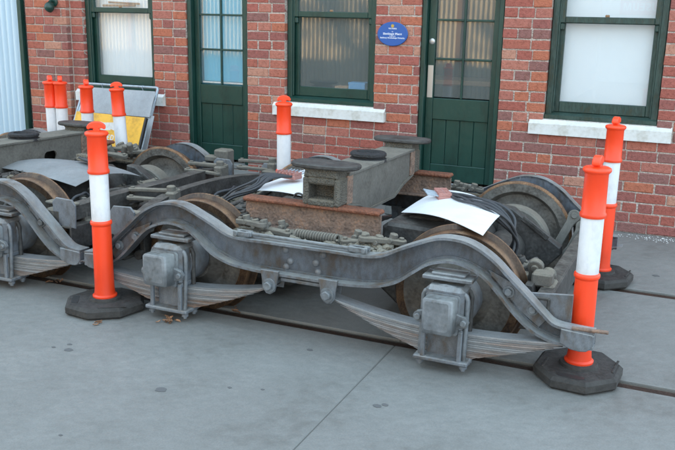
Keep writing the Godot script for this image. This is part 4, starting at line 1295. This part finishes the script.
func bogie(cx: float, label: String, right_one: bool) -> Node3D:
	var o := thing("bogie", label, "bogie", Vector3(cx, -0.047, Z0), 0.0, "railway bogies parked end to end")
	o.rotation.x = -0.018
	o.scale = Vector3.ONE * 1.019
	var off := Vector3(cx, 0, Z0)
	var e := -1.0 if right_one else 1.0     # the end that meets the other bogie
	for s: float in [1.0, -1.0]:
		side_frame(o, s, off, 1.42 if right_one else 1.48, (1.50 if s > 0 else 1.41) if right_one else 1.42)
		for k: float in [-1.0, 1.0]:
			axle_box(o, s, k, off)
			leaf_spring(o, s, k, off)
	for k: float in [-1.0, 1.0]:
		wheelset(o, k, off)
		motor(o, k, off)
	bolster(o, off, 0.008 if right_one else -0.08, not right_one)
	transom(o, 0.68, 0.695, off)
	transom(o, -0.67, 0.695, off)
	# bowed end bar where the two bogies meet
	var p := []
	for i in 17:
		var q := -1.0 + 2.0 * i / 16
		p.append(Vector3(e * (1.31 - 0.145 * q * q), 0.585 - 0.05 * pow(absf(q), 3.0), q * 0.86))
	var bar := Shape.new()
	bar.ribbon_flat(p, 0.075 if right_one else 0.10, 0.085)
	obj("bowed_end_bar", bar, M.grimy_steel, o, 0.55, off)
	for s: float in [1.0, -1.0]:
		var br := Shape.new()
		br.box(Vector3(e * 1.13, 0.49, s * 0.87), Vector3(0.12, 0.09, 0.12), 0.012)
		br.box(Vector3(e * 1.13, 0.555, s * 0.84), Vector3(0.22, 0.02, 0.07), 0.006)
		br.bolt(Vector3(e * 1.09, 0.565, s * 0.84), Vector3.UP, 0.016)
		obj("end_bar_bracket", br, M.dusty_steel, o, 0.8, off)
	# straight headstock low down at the other end
	for k: float in [-1.0, 1.0]:
		var hs := Shape.new()
		hs.box(Vector3(k * 1.27, 0.36, 0), Vector3(0.014, 0.15, 1.88), 0.003)
		hs.box(Vector3(k * 1.235, 0.432, 0), Vector3(0.07, 0.013, 1.88), 0.003)
		hs.box(Vector3(k * 1.235, 0.29, 0), Vector3(0.07, 0.013, 1.88), 0.003)
		obj("headstock", hs, M.grimy_steel, o, 0.7, off)
		for s: float in [1.0, -1.0]:
			var gp := Shape.new()
			if k == e:
				gp.prism(PackedVector2Array([Vector2(e * 1.14, 0.44), Vector2(e * 1.30, 0.43), Vector2(e * 1.305, 0.57), Vector2(e * 1.28, 0.605), Vector2(e * 1.16, 0.61), Vector2(e * 1.13, 0.58)]), s * 0.915, s * 0.93, Transform3D(), 0.003)
			else:
				gp.prism(PackedVector2Array([Vector2(k * 1.16, 0.34), Vector2(k * (1.38 if s > 0 else 1.30), 0.33), Vector2(k * (1.38 if s > 0 else 1.30), 0.47), Vector2(k * 1.16, 0.45)]), s * 0.915, s * 0.93, Transform3D(), 0.003)
			obj("corner_plate", gp, M.frame_steel, o, 0.5, off)
	clutter(o, Vector3(e * 1.05 - 0.13, 0.36, -0.62), Vector3(e * 1.05 + 0.13, 0.52, 0.66), 46, off)
	clutter(o, Vector3(e * 0.5 - 0.25, 0.5, 0.42), Vector3(e * 0.5 + 0.2, 0.60, 0.66), 18, off)
	clutter(o, Vector3(-e * 0.95 - 0.1, 0.34, 0.2), Vector3(-e * 0.95 + 0.12, 0.42, 0.66), 14, off)
	# brake gear: hanger links, shoes, pull rods
	for k: float in [-1.0, 1.0]:
		for s: float in [1.0, -1.0]:
			link(o, "brake_link", Vector3(k * 1.15, 0.51, s * 0.66), Vector3(k * (1.06 if s < 0 else 1.12), 0.30, s * 0.58), 0.065, 0.035, Vector3(0, 0, 1), M.dusty_steel, off)
			link(o, "brake_link", Vector3(k * 1.21, 0.46, s * 0.60), Vector3(k * 1.15, 0.29, s * 0.52), 0.06, 0.03, Vector3(0, 0, 1), M.dusty_steel, off)
			var lg := Shape.new()
			lg.box(Vector3(k * 1.20, 0.47, s * 0.72), Vector3(0.10, 0.07, 0.10), 0.01)
			lg.box(Vector3(k * 1.235, 0.40, s * 0.70), Vector3(0.06, 0.10, 0.14), 0.01)
			obj("link_bracket", lg, M.dusty_steel, o, 0.7, off)
			var bs := Shape.new()
			var arc := PackedVector2Array()
			for i in 9: arc.append(Vector2.from_angle(-0.42 + 0.7 * i / 8.0) * 0.345)
			for i in 9: arc.append(Vector2.from_angle(0.25 - 0.62 * i / 8.0) * 0.38)
			for i in arc.size(): arc[i] = Vector2(k * (0.80 + arc[i].x), 0.36 + arc[i].y)
			bs.prism(arc, s * 0.745, s * 0.82, Transform3D(), 0.005)
			obj("brake_shoe", bs, M.grimy_steel, o, 0.4, off)
		var bm := Shape.new()
		bm.rod(Vector3(k * 1.165, 0.30, -0.86), Vector3(k * 1.165, 0.30, 0.86), 0.028, 12)
		obj("brake_beam", bm, M.grimy_steel, o, 0.6, off)
	link(o, "pull_rod", Vector3(-0.9, 0.30, 0.2), Vector3(0.9, 0.30, 0.16), 0.05, 0.03, Vector3(0, 0, 1), M.grimy_steel, off)
	# rods with forked ends lying along the tops of the side frames, and the ledge behind them
	for s: float in [1.0, -1.0]:
		var ld := Shape.new()
		ld.box(Vector3(-0.02, 0.528, s * 0.845), Vector3(1.0, 0.02, 0.20), 0.004)
		obj("ledge", ld, M.dirt, o, 0.9, off)
		var rd := Shape.new()
		rd.rod(Vector3(-0.34, 0.572, s * 1.0), Vector3(0.30, 0.568, s * 1.005), 0.0105, 10)
		for k: float in [-1.0, 1.0]:
			for d: float in [-1.0, 1.0]: rd.box(Vector3(k * 0.34 - 0.02, 0.57, s * 1.0 + d * 0.02), Vector3(0.10, 0.028, 0.01), 0.003)
			rd.box(Vector3(k * 0.295 - 0.02, 0.57, s * 1.0), Vector3(0.03, 0.03, 0.04), 0.006)
			rd.rod(Vector3(k * 0.37 - 0.02, 0.57, s * 1.0 - 0.034), Vector3(k * 0.37 - 0.02, 0.57, s * 1.0 + 0.034), 0.012, 10)
		obj("forked_rod", rd, M.box_paint, o, 0.5, off)
		# return spring lying along the ledge
		var sp := Shape.new()
		var q := []
		for i in 16 * 10 + 1: q.append(Vector3(-0.10 + 0.0155 * i / 10.0, 0.572 + sin(i * TAU / 10) * 0.021, s * 0.875 + cos(i * TAU / 10) * 0.021))
		sp.tube(q, 0.0078, 6)
		obj("return_spring", sp, M.dusty_steel, o, 0.7, off)
		for k: float in [-1.0, 1.0]:
			link(o, "brake_lever", Vector3(k * 0.17 + 0.02, 0.565, s * 0.88), Vector3(k * 0.36, 0.572, s * 0.86), 0.04, 0.03, Vector3(0, 1, 0.2), M.dusty_steel, off)
			link(o, "brake_lever", Vector3(k * 0.30, 0.60, s * 0.90), Vector3(k * 0.48, 0.585, s * 0.82), 0.045, 0.028, Vector3(0.1, 1, 0), M.dusty_steel, off)
			var nt := Shape.new()
			for i in 4:
				var c := Vector3(k * (0.22 + 0.07 * i), 0.56 + 0.012 * (i % 2), s * (0.80 + 0.05 * ((i * 3) % 4) / 2.0))
				nt.rod(c, c + Vector3(0.012 * k, 0.055, 0.0), 0.023, 6, 0.003)
				nt.rod(c + Vector3(0, 0.02, -0.045), c + Vector3(0, 0.022, 0.045), 0.014, 8, 0.002)
			obj("lever_pins", nt, M.dusty_steel, o, 0.8, off)
	return o

# ------------------------------------------------------------------ bollards
# road film and scuffs, thickest low down on each piece
func grime(s: Shape, y0: float, y1: float) -> void:
	for i in s.v.size():
		var q := s.v[i]
		var w := (1.0 - smoothstep(y0, y1, q.y)) * 0.5 + 0.55 * maxf(0.0, wob.get_noise_3d(q.x * 9.0, q.y * 5.0, q.z * 9.0) - 0.12)
		s.c[i] = Color(1, 1, 1).lerp(Color(0.62, 0.58, 0.54), clampf(w, 0.0, 0.6))

func make_bollard() -> Node3D:
	var o := thing("bollard", "", "bollard")
	var b := Shape.new()
	var pl := PackedVector2Array()
	for k in 8: pl.append(Vector2.from_angle(TAU * (k + 0.5) / 8) * Vector2(0.24, 0.218))
	# rubber foot with a sloping shoulder and a slotted carry hole let into it
	var foot := Transform3D(Basis(Vector3.RIGHT, -PI / 2), Vector3.ZERO)
	b.prism(pl, 0.0, 0.066, foot, 0.016)
	b.lathe([Vector2(0.095, 0.066), Vector2(0.09, 0.08), Vector2(0.066, 0.084), Vector2(0, 0.084)], Transform3D(), 28)
	for q in [[0.05, 0.17, 0.16], [-0.06, -0.15, 0.12]]:
		b.box(Vector3(q[0], 0.068, q[1]), Vector3(q[2], 0.006, 0.012), 0.002)
	obj("foot", b, M.base_rubber, o)
	var h := Shape.new()
	var sl := PackedVector2Array()
	for k in 16:
		var f := TAU * k / 16
		sl.append(Vector2(-0.17 + cos(f) * 0.02, signf(sin(f)) * 0.045 + sin(f) * 0.02))
	h.prism(sl, 0.0655, 0.068, foot)
	obj("carry_slot", h, M.sign_black, o)
	var lo := Shape.new()
	lo.lathe([Vector2(0.070, 0.076), Vector2(0.071, 0.092), Vector2(0.0605, 0.1), Vector2(0.057, 0.135), Vector2(0.0565, 0.18), Vector2(0.056, 0.24), Vector2(0.0555, 0.32), Vector2(0.055, 0.42), Vector2(0.0545, 0.515), Vector2(0.061, 0.522), Vector2(0.0625, 0.531), Vector2(0.061, 0.540), Vector2(0.055, 0.546), Vector2(0.052, 0.546)], Transform3D(), 36)
	grime(lo, 0.10, 0.32)
	obj("lower_tube", lo, M.orange_plastic, o)
	var wh := Shape.new()
	wh.lathe([Vector2(0.0535, 0.546), Vector2(0.0535, 0.56), Vector2(0.0535, 0.59), Vector2(0.0535, 0.64), Vector2(0.0535, 0.70), Vector2(0.0535, 0.77), Vector2(0.0535, 0.832)], Transform3D(), 36)
	grime(wh, 0.5, 0.62)
	obj("white_band", wh, M.white_band, o)
	var up := Shape.new()
	up.lathe([Vector2(0.05, 0.820), Vector2(0.060, 0.822), Vector2(0.0625, 0.83), Vector2(0.0615, 0.84), Vector2(0.056, 0.848), Vector2(0.0545, 1.03), Vector2(0.060, 1.037), Vector2(0.0655, 1.043), Vector2(0.0665, 1.05), Vector2(0.064, 1.057), Vector2(0.056, 1.062), Vector2(0.03, 1.067), Vector2(0, 1.068)], Transform3D(), 36)
	grime(up, 0.80, 0.90)
	obj("upper_sleeve", up, M.orange_plastic, o)
	var t := Shape.new()
	# mushroom shaped grip: a stem and a rounded cross piece
	var hp := PackedVector2Array([Vector2(-0.024, 1.056), Vector2(0.024, 1.056), Vector2(0.018, 1.066), Vector2(0.0165, 1.078), Vector2(0.030, 1.080), Vector2(0.044, 1.074), Vector2(0.0505, 1.078)])
	for k in 11:
		var f := 0.25 + (PI - 0.5) * k / 10.0
		hp.append(Vector2(cos(f) * 0.053, 1.081 + sin(f) * 0.036))
	hp.append(Vector2(-0.0505, 1.078)); hp.append(Vector2(-0.044, 1.074)); hp.append(Vector2(-0.030, 1.080)); hp.append(Vector2(-0.0165, 1.078)); hp.append(Vector2(-0.018, 1.066))
	t.prism(hp, -0.019, 0.019, Transform3D(), 0.004)
	obj("handle", t, M.orange_plastic, o)
	return o

func place_bollards() -> void:
	var spots := [
		[Vector3(-0.416, 0, 3.125), 1.5, Vector2(0.0, 0.006), "orange and white bollard standing at the front right end of the near bogie"],
		[Vector3(-0.505, 0, 1.46), 1.45, Vector2(-0.004, -0.004), "bollard behind the front right one, beside the far end of the right bogie"],
		[Vector3(-3.115, 0, 3.395), 0.62, Vector2(0.0, 0.0), "big bollard in front of the gap between the two bogies at the left"],
		[Vector3(-2.93, 0, 1.45), 0.42, Vector2(0, 0), "bollard behind the bogies in front of the middle window"],
		[Vector3(-4.625, 0, 1.22), 0.55, Vector2(0.055, 0.0), "slightly leaning bollard in front of the yellow board, right of the far four"],
		[Vector3(-5.06, 0, 1.18), -0.75, Vector2(-0.01, 0), "bollard in front of the left part of the yellow board, behind the left bolster"],
		[Vector3(-5.487, 0, 1.02), -0.8, Vector2(0, 0), "second bollard from the left edge, overlapping its neighbour before the brick pier"],
		[Vector3(-5.60, 0, 1.02), -0.7, Vector2(0, 0.01), "leftmost bollard, closest to the pale blue corrugated iron"]]
	var proto := make_bollard()
	for i in spots.size():
		var o := proto
		if i > 0:
			o = proto.duplicate()
			o.name = numbered(self, "bollard")
			add_child(o)
		o.position = spots[i][0]
		o.basis = Basis.from_euler(Vector3(spots[i][2].y, 0, spots[i][2].x)) * Basis(Vector3.UP, spots[i][1])
		tag(o, spots[i][3], "bollard", "orange and white bollards round the bogies")

# ------------------------------------------------------------------ loose sheets, leads, rubble
func patch(a: Vector3, b: Vector3, c: Vector3, d: Vector3, bulge: Callable, n := 16) -> Array:
	var g := []
	for i in n + 1:
		var row := []
		for j in n + 1:
			var u := float(i) / n; var v := float(j) / n
			row.append(a.lerp(b, u).lerp(d.lerp(c, u), v) + Vector3(0, bulge.call(u, v), 0))
		g.append(row)
	return g

func leads(label: String, at: Vector3, dir: Vector3, runs: Array, parent_m: Material) -> void:
	# pinkish terminal block with a row of studs and a fan of black leads
	var o := thing("motor_leads", label, "cables", Vector3(at.x * 0.019, -0.02, -0.088), 0.0, "motor leads with terminal blocks")
	var x := dir.normalized()
	var z := x.cross(Vector3.UP).normalized()
	var b := Shape.new()
	b.box(at, Vector3(0.17, 0.028, 0.085), 0.006, Basis(x, Vector3.UP, z))
	b.box(at + Vector3(0, 0.016, 0), Vector3(0.15, 0.014, 0.05), 0.004, Basis(x, Vector3.UP, z))
	for k in 6: b.box(at + x * (-0.08 + 0.032 * k) + Vector3(0, 0.024, 0), Vector3(0.004, 0.02, 0.08), 0.001, Basis(x, Vector3.UP, z))
	obj("terminal_block", b, parent_m, o)
	for k in 5:
		var nt := Shape.new()
		nt.bolt(at + x * (-0.064 + 0.032 * k) + Vector3(0, 0.02, 0), Vector3.UP, 0.009)
		obj("terminal_nut", nt, M.bare_galvanised, o)
	if z.dot(runs[0][2] - at) < 0: z = -z
	for k in 6:
		var s := Shape.new()
		var f := at + x * (-0.07 + 0.028 * k)
		s.rod(f - z * 0.035 + Vector3(0, 0.012, 0), f - z * 0.11 + Vector3(0, 0.026, 0), 0.0048, 6)
		obj("stud", s, M.bare_galvanised, o)
	for k in runs.size():
		var s := Shape.new()
		s.tube(Shape.smooth(runs[k], 7), 0.0085, 7)
		obj("lead", s, M.cable, o)

func build_loose() -> void:
	var s := Shape.new()
	s.sheet(patch(Vector3(-1.555, 0.605, 2.62), Vector3(-1.51, 0.625, 1.96), Vector3(-0.966, 0.665, 2.47), Vector3(-0.90, 0.70, 3.27), func(u, v): return 0.035 * sin(PI * v) + 0.012 * sin(PI * u) - 0.02 * u * v), 0.003)
	var w1 := obj("white_sheet", s, M.white_sheet)
	w1.position = Vector3(-0.023, -0.02, -0.084)
	tag(w1, "white sheet lying over the motor at the right end of the right bogie", "sheet", "pale sheets laid over the motors")
	var s2 := Shape.new()
	s2.sheet(patch(Vector3(-2.70, 0.585, 2.47), Vector3(-2.56, 0.64, 1.75), Vector3(-2.10, 0.645, 1.85), Vector3(-2.22, 0.60, 2.50), func(u, v): return 0.02 * sin(PI * v)), 0.003)
	var w2 := obj("white_sheet", s2, M.white_sheet)
	w2.position = Vector3(-0.045, -0.02, -0.09)
	tag(w2, "white sheet under the leads left of the bolster of the right bogie", "sheet", "pale sheets laid over the motors")
	var s3 := Shape.new()
	s3.sheet(patch(Vector3(-4.66, 0.60, 2.70), Vector3(-4.22, 0.60, 2.15), Vector3(-3.70, 0.565, 2.22), Vector3(-3.72, 0.585, 2.90), func(u, v): return 0.075 * sin(PI * (0.15 + 0.8 * u)) + 0.02 * sin(PI * v) - 0.03), 0.003)
	var w3 := obj("grey_sheet", s3, M.grey_sheet)
	w3.position = Vector3(-0.08, -0.02, -0.086)
	tag(w3, "bent grey galvanised sheet over the motor of the left bogie", "sheet", "pale sheets laid over the motors")
	var r := []
	var x := Vector3(0.09, 0, 0.17).normalized()
	var a := Vector3(-1.375, 0.675, 2.37)
	for k in 6:
		var f := a + x * (-0.06 + 0.024 * k) + Vector3(0.04, 0.01, -0.01)
		var j := Vector3(rng.randfn(0, 0.012), rng.randfn(0, 0.008), rng.randfn(0, 0.012))
		r.append([f, f.lerp(Vector3(-1.2, 0.69, 2.49), 0.8) + Vector3(0.01, 0.012 * (k % 2), 0.034 * (k - 2.5)), Vector3(-1.03, 0.685 + 0.01 * (k % 3), 2.585 + 0.034 * (k - 2.5)) + j * 1.5, Vector3(-0.925 + 0.008 * k, 0.63, 2.62 + 0.028 * (k - 2)) + j * 1.5, Vector3(-0.875 + 0.006 * k, 0.545 - 0.01 * k, 2.62), Vector3(-0.93 + 0.012 * k, 0.45 - 0.012 * k, 2.57 + 0.03 * (k % 3)) + j * 2.0, Vector3(-1.03 + 0.02 * k, 0.43 + 0.012 * k, 2.66 + 0.01 * k), Vector3(-1.09, 0.50 + 0.01 * k, 2.72) + j * 2.0, Vector3(-1.06 + 0.02 * (k % 3), 0.40, 2.62)])
	leads("black leads with a pink terminal block on the white sheet at the right", a, x, r, M.pink_block)
	r = []
	a = Vector3(-2.49, 0.665, 2.22)
	x = Vector3(0.16, 0, 0.04).normalized()
	for k in 6:
		var f := a + x * (-0.06 + 0.024 * k) + Vector3(-0.01, 0.01, 0.04)
		var j := Vector3(rng.randfn(0, 0.02), rng.randfn(0, 0.008), rng.randfn(0, 0.015))
		r.append([f, f + Vector3(-0.09, 0.0, 0.06 + 0.01 * k), Vector3(-2.66 + 0.012 * k, 0.62, 2.40 + 0.02 * k) + j, Vector3(-2.78, 0.55, 2.44 + 0.022 * k) + j, Vector3(-2.9, 0.48 - 0.015 * k, 2.46 + 0.03 * k), Vector3(-3.0, 0.36, 2.50 + 0.03 * k)])
	leads("black leads and pink terminal block on the sheet left of the bolster", a, x, r, M.pink_block)
	r = []
	a = Vector3(-4.02, 0.675, 2.42)
	x = Vector3(0.17, 0, 0.05).normalized()
	for k in 7:
		var f := a + x * (-0.07 + 0.024 * k) + Vector3(0.01, 0.01, 0.04)
		var j := Vector3(rng.randfn(0, 0.015), rng.randfn(0, 0.006), rng.randfn(0, 0.01))
		r.append([f, f + Vector3(0.08, 0.0, 0.05), Vector3(-3.82 + 0.02 * k, 0.645, 2.54 + 0.012 * k) + j, Vector3(-3.70 + 0.014 * k, 0.60, 2.66 + 0.012 * k) + j, Vector3(-3.63, 0.50, 2.74 + 0.02 * k), Vector3(-3.64, 0.36, 2.8 + 0.02 * k)])
	leads("comb of leads fanning over the bent grey sheet on the left bogie", a, x, r, M.dirt)
	# crust and rubble that has gathered on the ledge of the near side frame
	var rb := Shape.new()
	for k in 460:
		var p := Vector3(rng.randf_range(-2.28, -1.40), 0.0, rng.randf_range(3.12, 3.31))
		if k < 60: p = Vector3(rng.randfn(-1.50, 0.06), 0.0, rng.randfn(3.20, 0.045))
		var q := rng.randf()
		var sz := 0.005 + 0.03 * q * q * q
		if k < 60: sz = 0.012 + 0.026 * q
		p.y = 0.535 + sz * 0.4 + (0.02 * rng.randf() if k < 60 else 0.0)
		rb.lump(p, Vector3(1, 0.7, 1) * sz, rng)
	var ro := obj("rubble", rb, M.dirt)
	ro.position = Vector3(-0.035, -0.022, -0.075)
	tag(ro, "grey crust and rubble heaped on the near side frame before the rusty beam", "rubble")
	ro.set_meta("kind", "stuff")
	# loose brake pieces left lying on the far left bogie and between the two
	var c := thing("loose_brake_gear", "tangle of grey brake levers and pins heaped on the far side of the left bogie", "brake parts", Vector3(-4.53, 0.535, 1.58))
	for k in 9:
		var q := Vector3(rng.randf_range(-0.33, 0.38), rng.randf_range(0.0, 0.09), rng.randf_range(-0.12, 0.14))
		var d := Vector3(rng.randf_range(0.12, 0.28) * (1 if k % 2 else -1), rng.randf_range(-0.02, 0.03), rng.randf_range(-0.1, 0.1))
		link(c, "lever", q, q + d, 0.045, 0.028, Vector3(0.1, 1, 0.3), M.dusty_steel, Vector3.ZERO)
	for k in 7:
		var q := Vector3(rng.randf_range(-0.3, 0.35), rng.randf_range(0.02, 0.09), rng.randf_range(-0.12, 0.14))
		var nb := Shape.new()
		nb.rod(q, q + Vector3(rng.randf_range(-0.05, 0.05), 0.06, rng.randf_range(-0.04, 0.04)), 0.026, 10, 0.006)
		obj("pin", nb, M.dusty_steel, c, 0.7)
	for q in [[Vector3(-3.485, 0.56, 1.68), 0.0, "grey forked bracket on the far end of the left bowed bar"], [Vector3(-3.23, 0.55, 1.31), 0.1, "grey forked bracket at the far left corner of the right bogie"], [Vector3(-3.26, 0.565, 2.68), 0.25, "grey lever bridging the near ends of the two bowed bars"]]:
		var f := thing("forked_bracket", q[2], "bracket", q[0], q[1], "forked brackets on the end bars")
		link(f, "fork_arm", Vector3(-0.16, 0, -0.03), Vector3(0.14, 0.005, -0.03), 0.05, 0.022, Vector3.UP, M.dusty_steel, q[0])
		link(f, "fork_arm", Vector3(-0.14, -0.04, 0.05), Vector3(0.13, -0.045, 0.05), 0.05, 0.022, Vector3.UP, M.dusty_steel, q[0])
		var pn := Shape.new()
		pn.rod(Vector3(0.12, -0.12, 0.0), Vector3(0.12, 0.045, 0.0), 0.03, 12, 0.006)
		pn.box(Vector3(0.13, -0.04, 0.0), Vector3(0.07, 0.10, 0.12), 0.01)
		obj("post", pn, M.dusty_steel, f, 0.7, q[0])
	var st := thing("end_block", "upright grey steel block beyond the gap between the bogies in front of the left door", "block", Vector3(-3.59, -0.02, 1.25))
	var sb := Shape.new()
	sb.box(Vector3(0, 0.42, 0), Vector3(0.13, 0.44, 0.12), 0.012)
	sb.box(Vector3(-0.09, 0.56, 0.03), Vector3(0.12, 0.05, 0.08), 0.01)
	obj("block", sb, M.dusty_steel, st, 0.7)
	for q in [[Vector3(-0.72, 0.405, 1.25), Vector3(-0.555, 0.41, 1.25), "thin rusty rod sticking out of the far end of the right bogie"], [Vector3(-0.44, 0.322, 3.325), Vector3(-0.275, 0.327, 3.325), "thin rusty rod sticking out past the near frame tip"]]:
		var rd := Shape.new()
		rd.rod(q[0], q[1], 0.0095, 10, 0.002)
		tag(obj("rod", rd, M.rust), q[2], "rod", "rods sticking out at the right end")

# ------------------------------------------------------------------ folded road signs under the far left window
func build_signs() -> void:
	var fr := [[-5.95, -5.03, 0.962, 0.13, 0.62, "galvanised tube sign frame standing nearest the wall under the far left window"], [-5.86, -5.03, 0.84, 0.20, 0.68, "second galvanised tube frame leaning in front of the first, below the window"], [-5.9, -5.07, 0.80, 0.235, 0.72, "lowest galvanised tube frame, right behind the yellow board"]]
	for q in fr:
		var o := thing("sign_stand", q[5], "sign frame", Vector3.ZERO, 0.0, "tube frames leaning under the window")
		var s := Shape.new()
		var a := Vector3(q[0], q[2], q[3]); var b := Vector3(q[1], q[2] + 0.004, q[3])
		var fa := Vector3(q[0] - 0.01, 0.012, q[4]); var fb := Vector3(q[1] + 0.02, 0.012, q[4])
		s.tube([fa, fa.lerp(a, 0.98), a.lerp(fa, 0.005) + Vector3(0.004, 0, 0), a + Vector3(0.02, 0.002, 0), b - Vector3(0.02, 0, 0), b.lerp(fb, 0.005) - Vector3(0.004, 0, 0), b.lerp(fb, 0.02), fb], 0.0135, 10)
		obj("hoop", s, M.bare_galvanised, o)
		var s2 := Shape.new()
		s2.rod(fa.lerp(a, 0.3), fb.lerp(b, 0.3), 0.010, 10)
		obj("crossbar", s2, M.bare_galvanised, o)
		for f: float in [0.25, 0.8]:
			var hk := Shape.new()
			hk.tube(Shape.smooth([a.lerp(b, f) + Vector3(0, 0.014, 0), a.lerp(b, f) + Vector3(0, 0, 0.018), a.lerp(b, f) + Vector3(0, -0.03, 0.006), a.lerp(b, f) + Vector3(0, -0.05, 0.004)], 4), 0.005, 6)
			obj("hook", hk, M.bare_galvanised, o)
	# board hung back to front
	var g := thing("sign_board", "plain grey back of a sign board hanging in the tube frame above the yellow one", "sign", Vector3(-5.40, 0.815, 0.275))
	g.rotation.x = -0.42
	var gs := Shape.new()
	gs.box(Vector3.ZERO, Vector3(0.80, 0.27, 0.006), 0.002)
	obj("board", gs, M.board_back, g)
	var g2 := thing("sign_board", "lower dull lilac grey sign board behind the yellow board", "sign", Vector3(-5.36, 0.45, 0.42))
	g2.rotation.x = -0.42
	var g2s := Shape.new()
	g2s.box(Vector3.ZERO, Vector3(0.80, 0.56, 0.006), 0.002)
	obj("board", g2s, M.board_back, g2)
	var y := thing("yellow_sign", "worn yellow sign board leaning below the window with its print rubbed off", "sign", Vector3(-5.385, 0.39, 0.60))
	y.rotation = Vector3(-0.42, 0, -0.012)
	var b := Shape.new()
	b.box(Vector3(0, 0, 0), Vector3(0.84, 0.70, 0.008), 0.002)
	obj("board", b, M.yellow_board, y)
	var ed := Shape.new()
	ed.box(Vector3(0.43, 0, -0.012), Vector3(0.022, 0.70, 0.034), 0.003)
	obj("edge_strip", ed, M.sign_black, y)
	# patch of white where the yellow film has come away
	var w := Shape.new()
	var pl := PackedVector2Array()
	for k in 40:
		var f := TAU * k / 40
		pl.append(Vector2(signf(cos(f)) * pow(absf(cos(f)), 0.5) * 0.16, signf(sin(f)) * pow(absf(sin(f)), 0.6) * 0.042) * (0.9 + 0.5 * wob.get_noise_1d(k * 7.7)) + Vector2(0.0, 0.225))
	w.prism(pl, 0.0042, 0.0050)
	obj("bare_patch", w, M.white_paint, y)
	for q in [["VED", 0.045, 0.115, 0.055], ["ROAD", -0.08, 0.005, 0.05]]:
		var tm := TextMesh.new()
		tm.text = q[0]
		var f := SystemFont.new()
		f.font_names = PackedStringArray(["Droid Sans"])
		f.font_weight = 700
		tm.font = f
		tm.font_size = 64
		tm.pixel_size = q[3] / 46.0
		tm.depth = 0.001
		if q[0] == "VED":
			var o := put("lettering", tm, M.white_paint, y)
			o.position = Vector3(q[1], q[2], 0.0048)
	for k in 3:
		var d := Shape.new()
		d.prism(PackedVector2Array([Vector2(0.33, 0.05 - k * 0.1), Vector2(0.40, 0.0 - k * 0.1), Vector2(0.40, 0.03 - k * 0.1), Vector2(0.33, 0.08 - k * 0.1)]), 0.0042, 0.005)
		obj("black_dash", d, M.sign_black, y)

func build_tree() -> void:
	var t := thing("leafy_tree", "tall leafy tree behind the brick building that dapples the shed across the yard", "tree", Vector3(-20.5, 0, -10))
	var r := RandomNumberGenerator.new()
	r.seed = 99
	var tr := Shape.new()
	tr.tube(Shape.smooth([Vector3(0, 0, 0), Vector3(0.1, 3, 0), Vector3(-0.1, 6, 0.1), Vector3(0.1, 9, 0)], 5), 0.28, 10)
	var cr := Shape.new()
	for k in 15:
		var a := TAU * k * 0.382
		var h := 5.0 + k * 0.4
		var l := 3.6 - 0.12 * k
		var tip := Vector3(cos(a) * l, h + 1.6, sin(a) * l)
		tr.tube(Shape.smooth([Vector3(0, h, 0), Vector3(cos(a) * l * 0.5, h + 0.6, sin(a) * l * 0.5), tip], 4), 0.08, 6)
		for i in 190:
			var c := Vector3(0, h, 0).lerp(tip, r.randf_range(0.35, 1.15)) + Vector3(r.randfn(0, 0.5), r.randfn(0, 0.4), r.randfn(0, 0.5))
			var b := Basis.from_euler(Vector3(r.randf() * 6, r.randf() * 6, r.randf() * 6))
			var z := r.randf_range(0.10, 0.22)
			cr.quad(c + b * Vector3(-z, 0, 0), c + b * Vector3(0, -z * 0.5, 0.02), c + b * Vector3(z, 0, 0), c + b * Vector3(0, z * 0.5, 0.02))
	obj("trunk", tr, M.timber, t)
	obj("crown", cr, M.foliage, t)

func _ready() -> void:
	rng.seed = 4711
	wob.seed = 5
	wob.frequency = 1.0
	wob.fractal_octaves = 3
	set_view()
	make_materials()
	build_ground()
	build_building()
	build_opposite()
	build_tree()
	build_wall_fittings()
	bogie(-1.865, "near right railway bogie with rusty beams under its bolster, whole in view", true)
	bogie(-4.79, "left railway bogie with an oval hand hole in its bolster, cut by the photo edge", false)
	place_bollards()
	build_signs()
	build_loose()
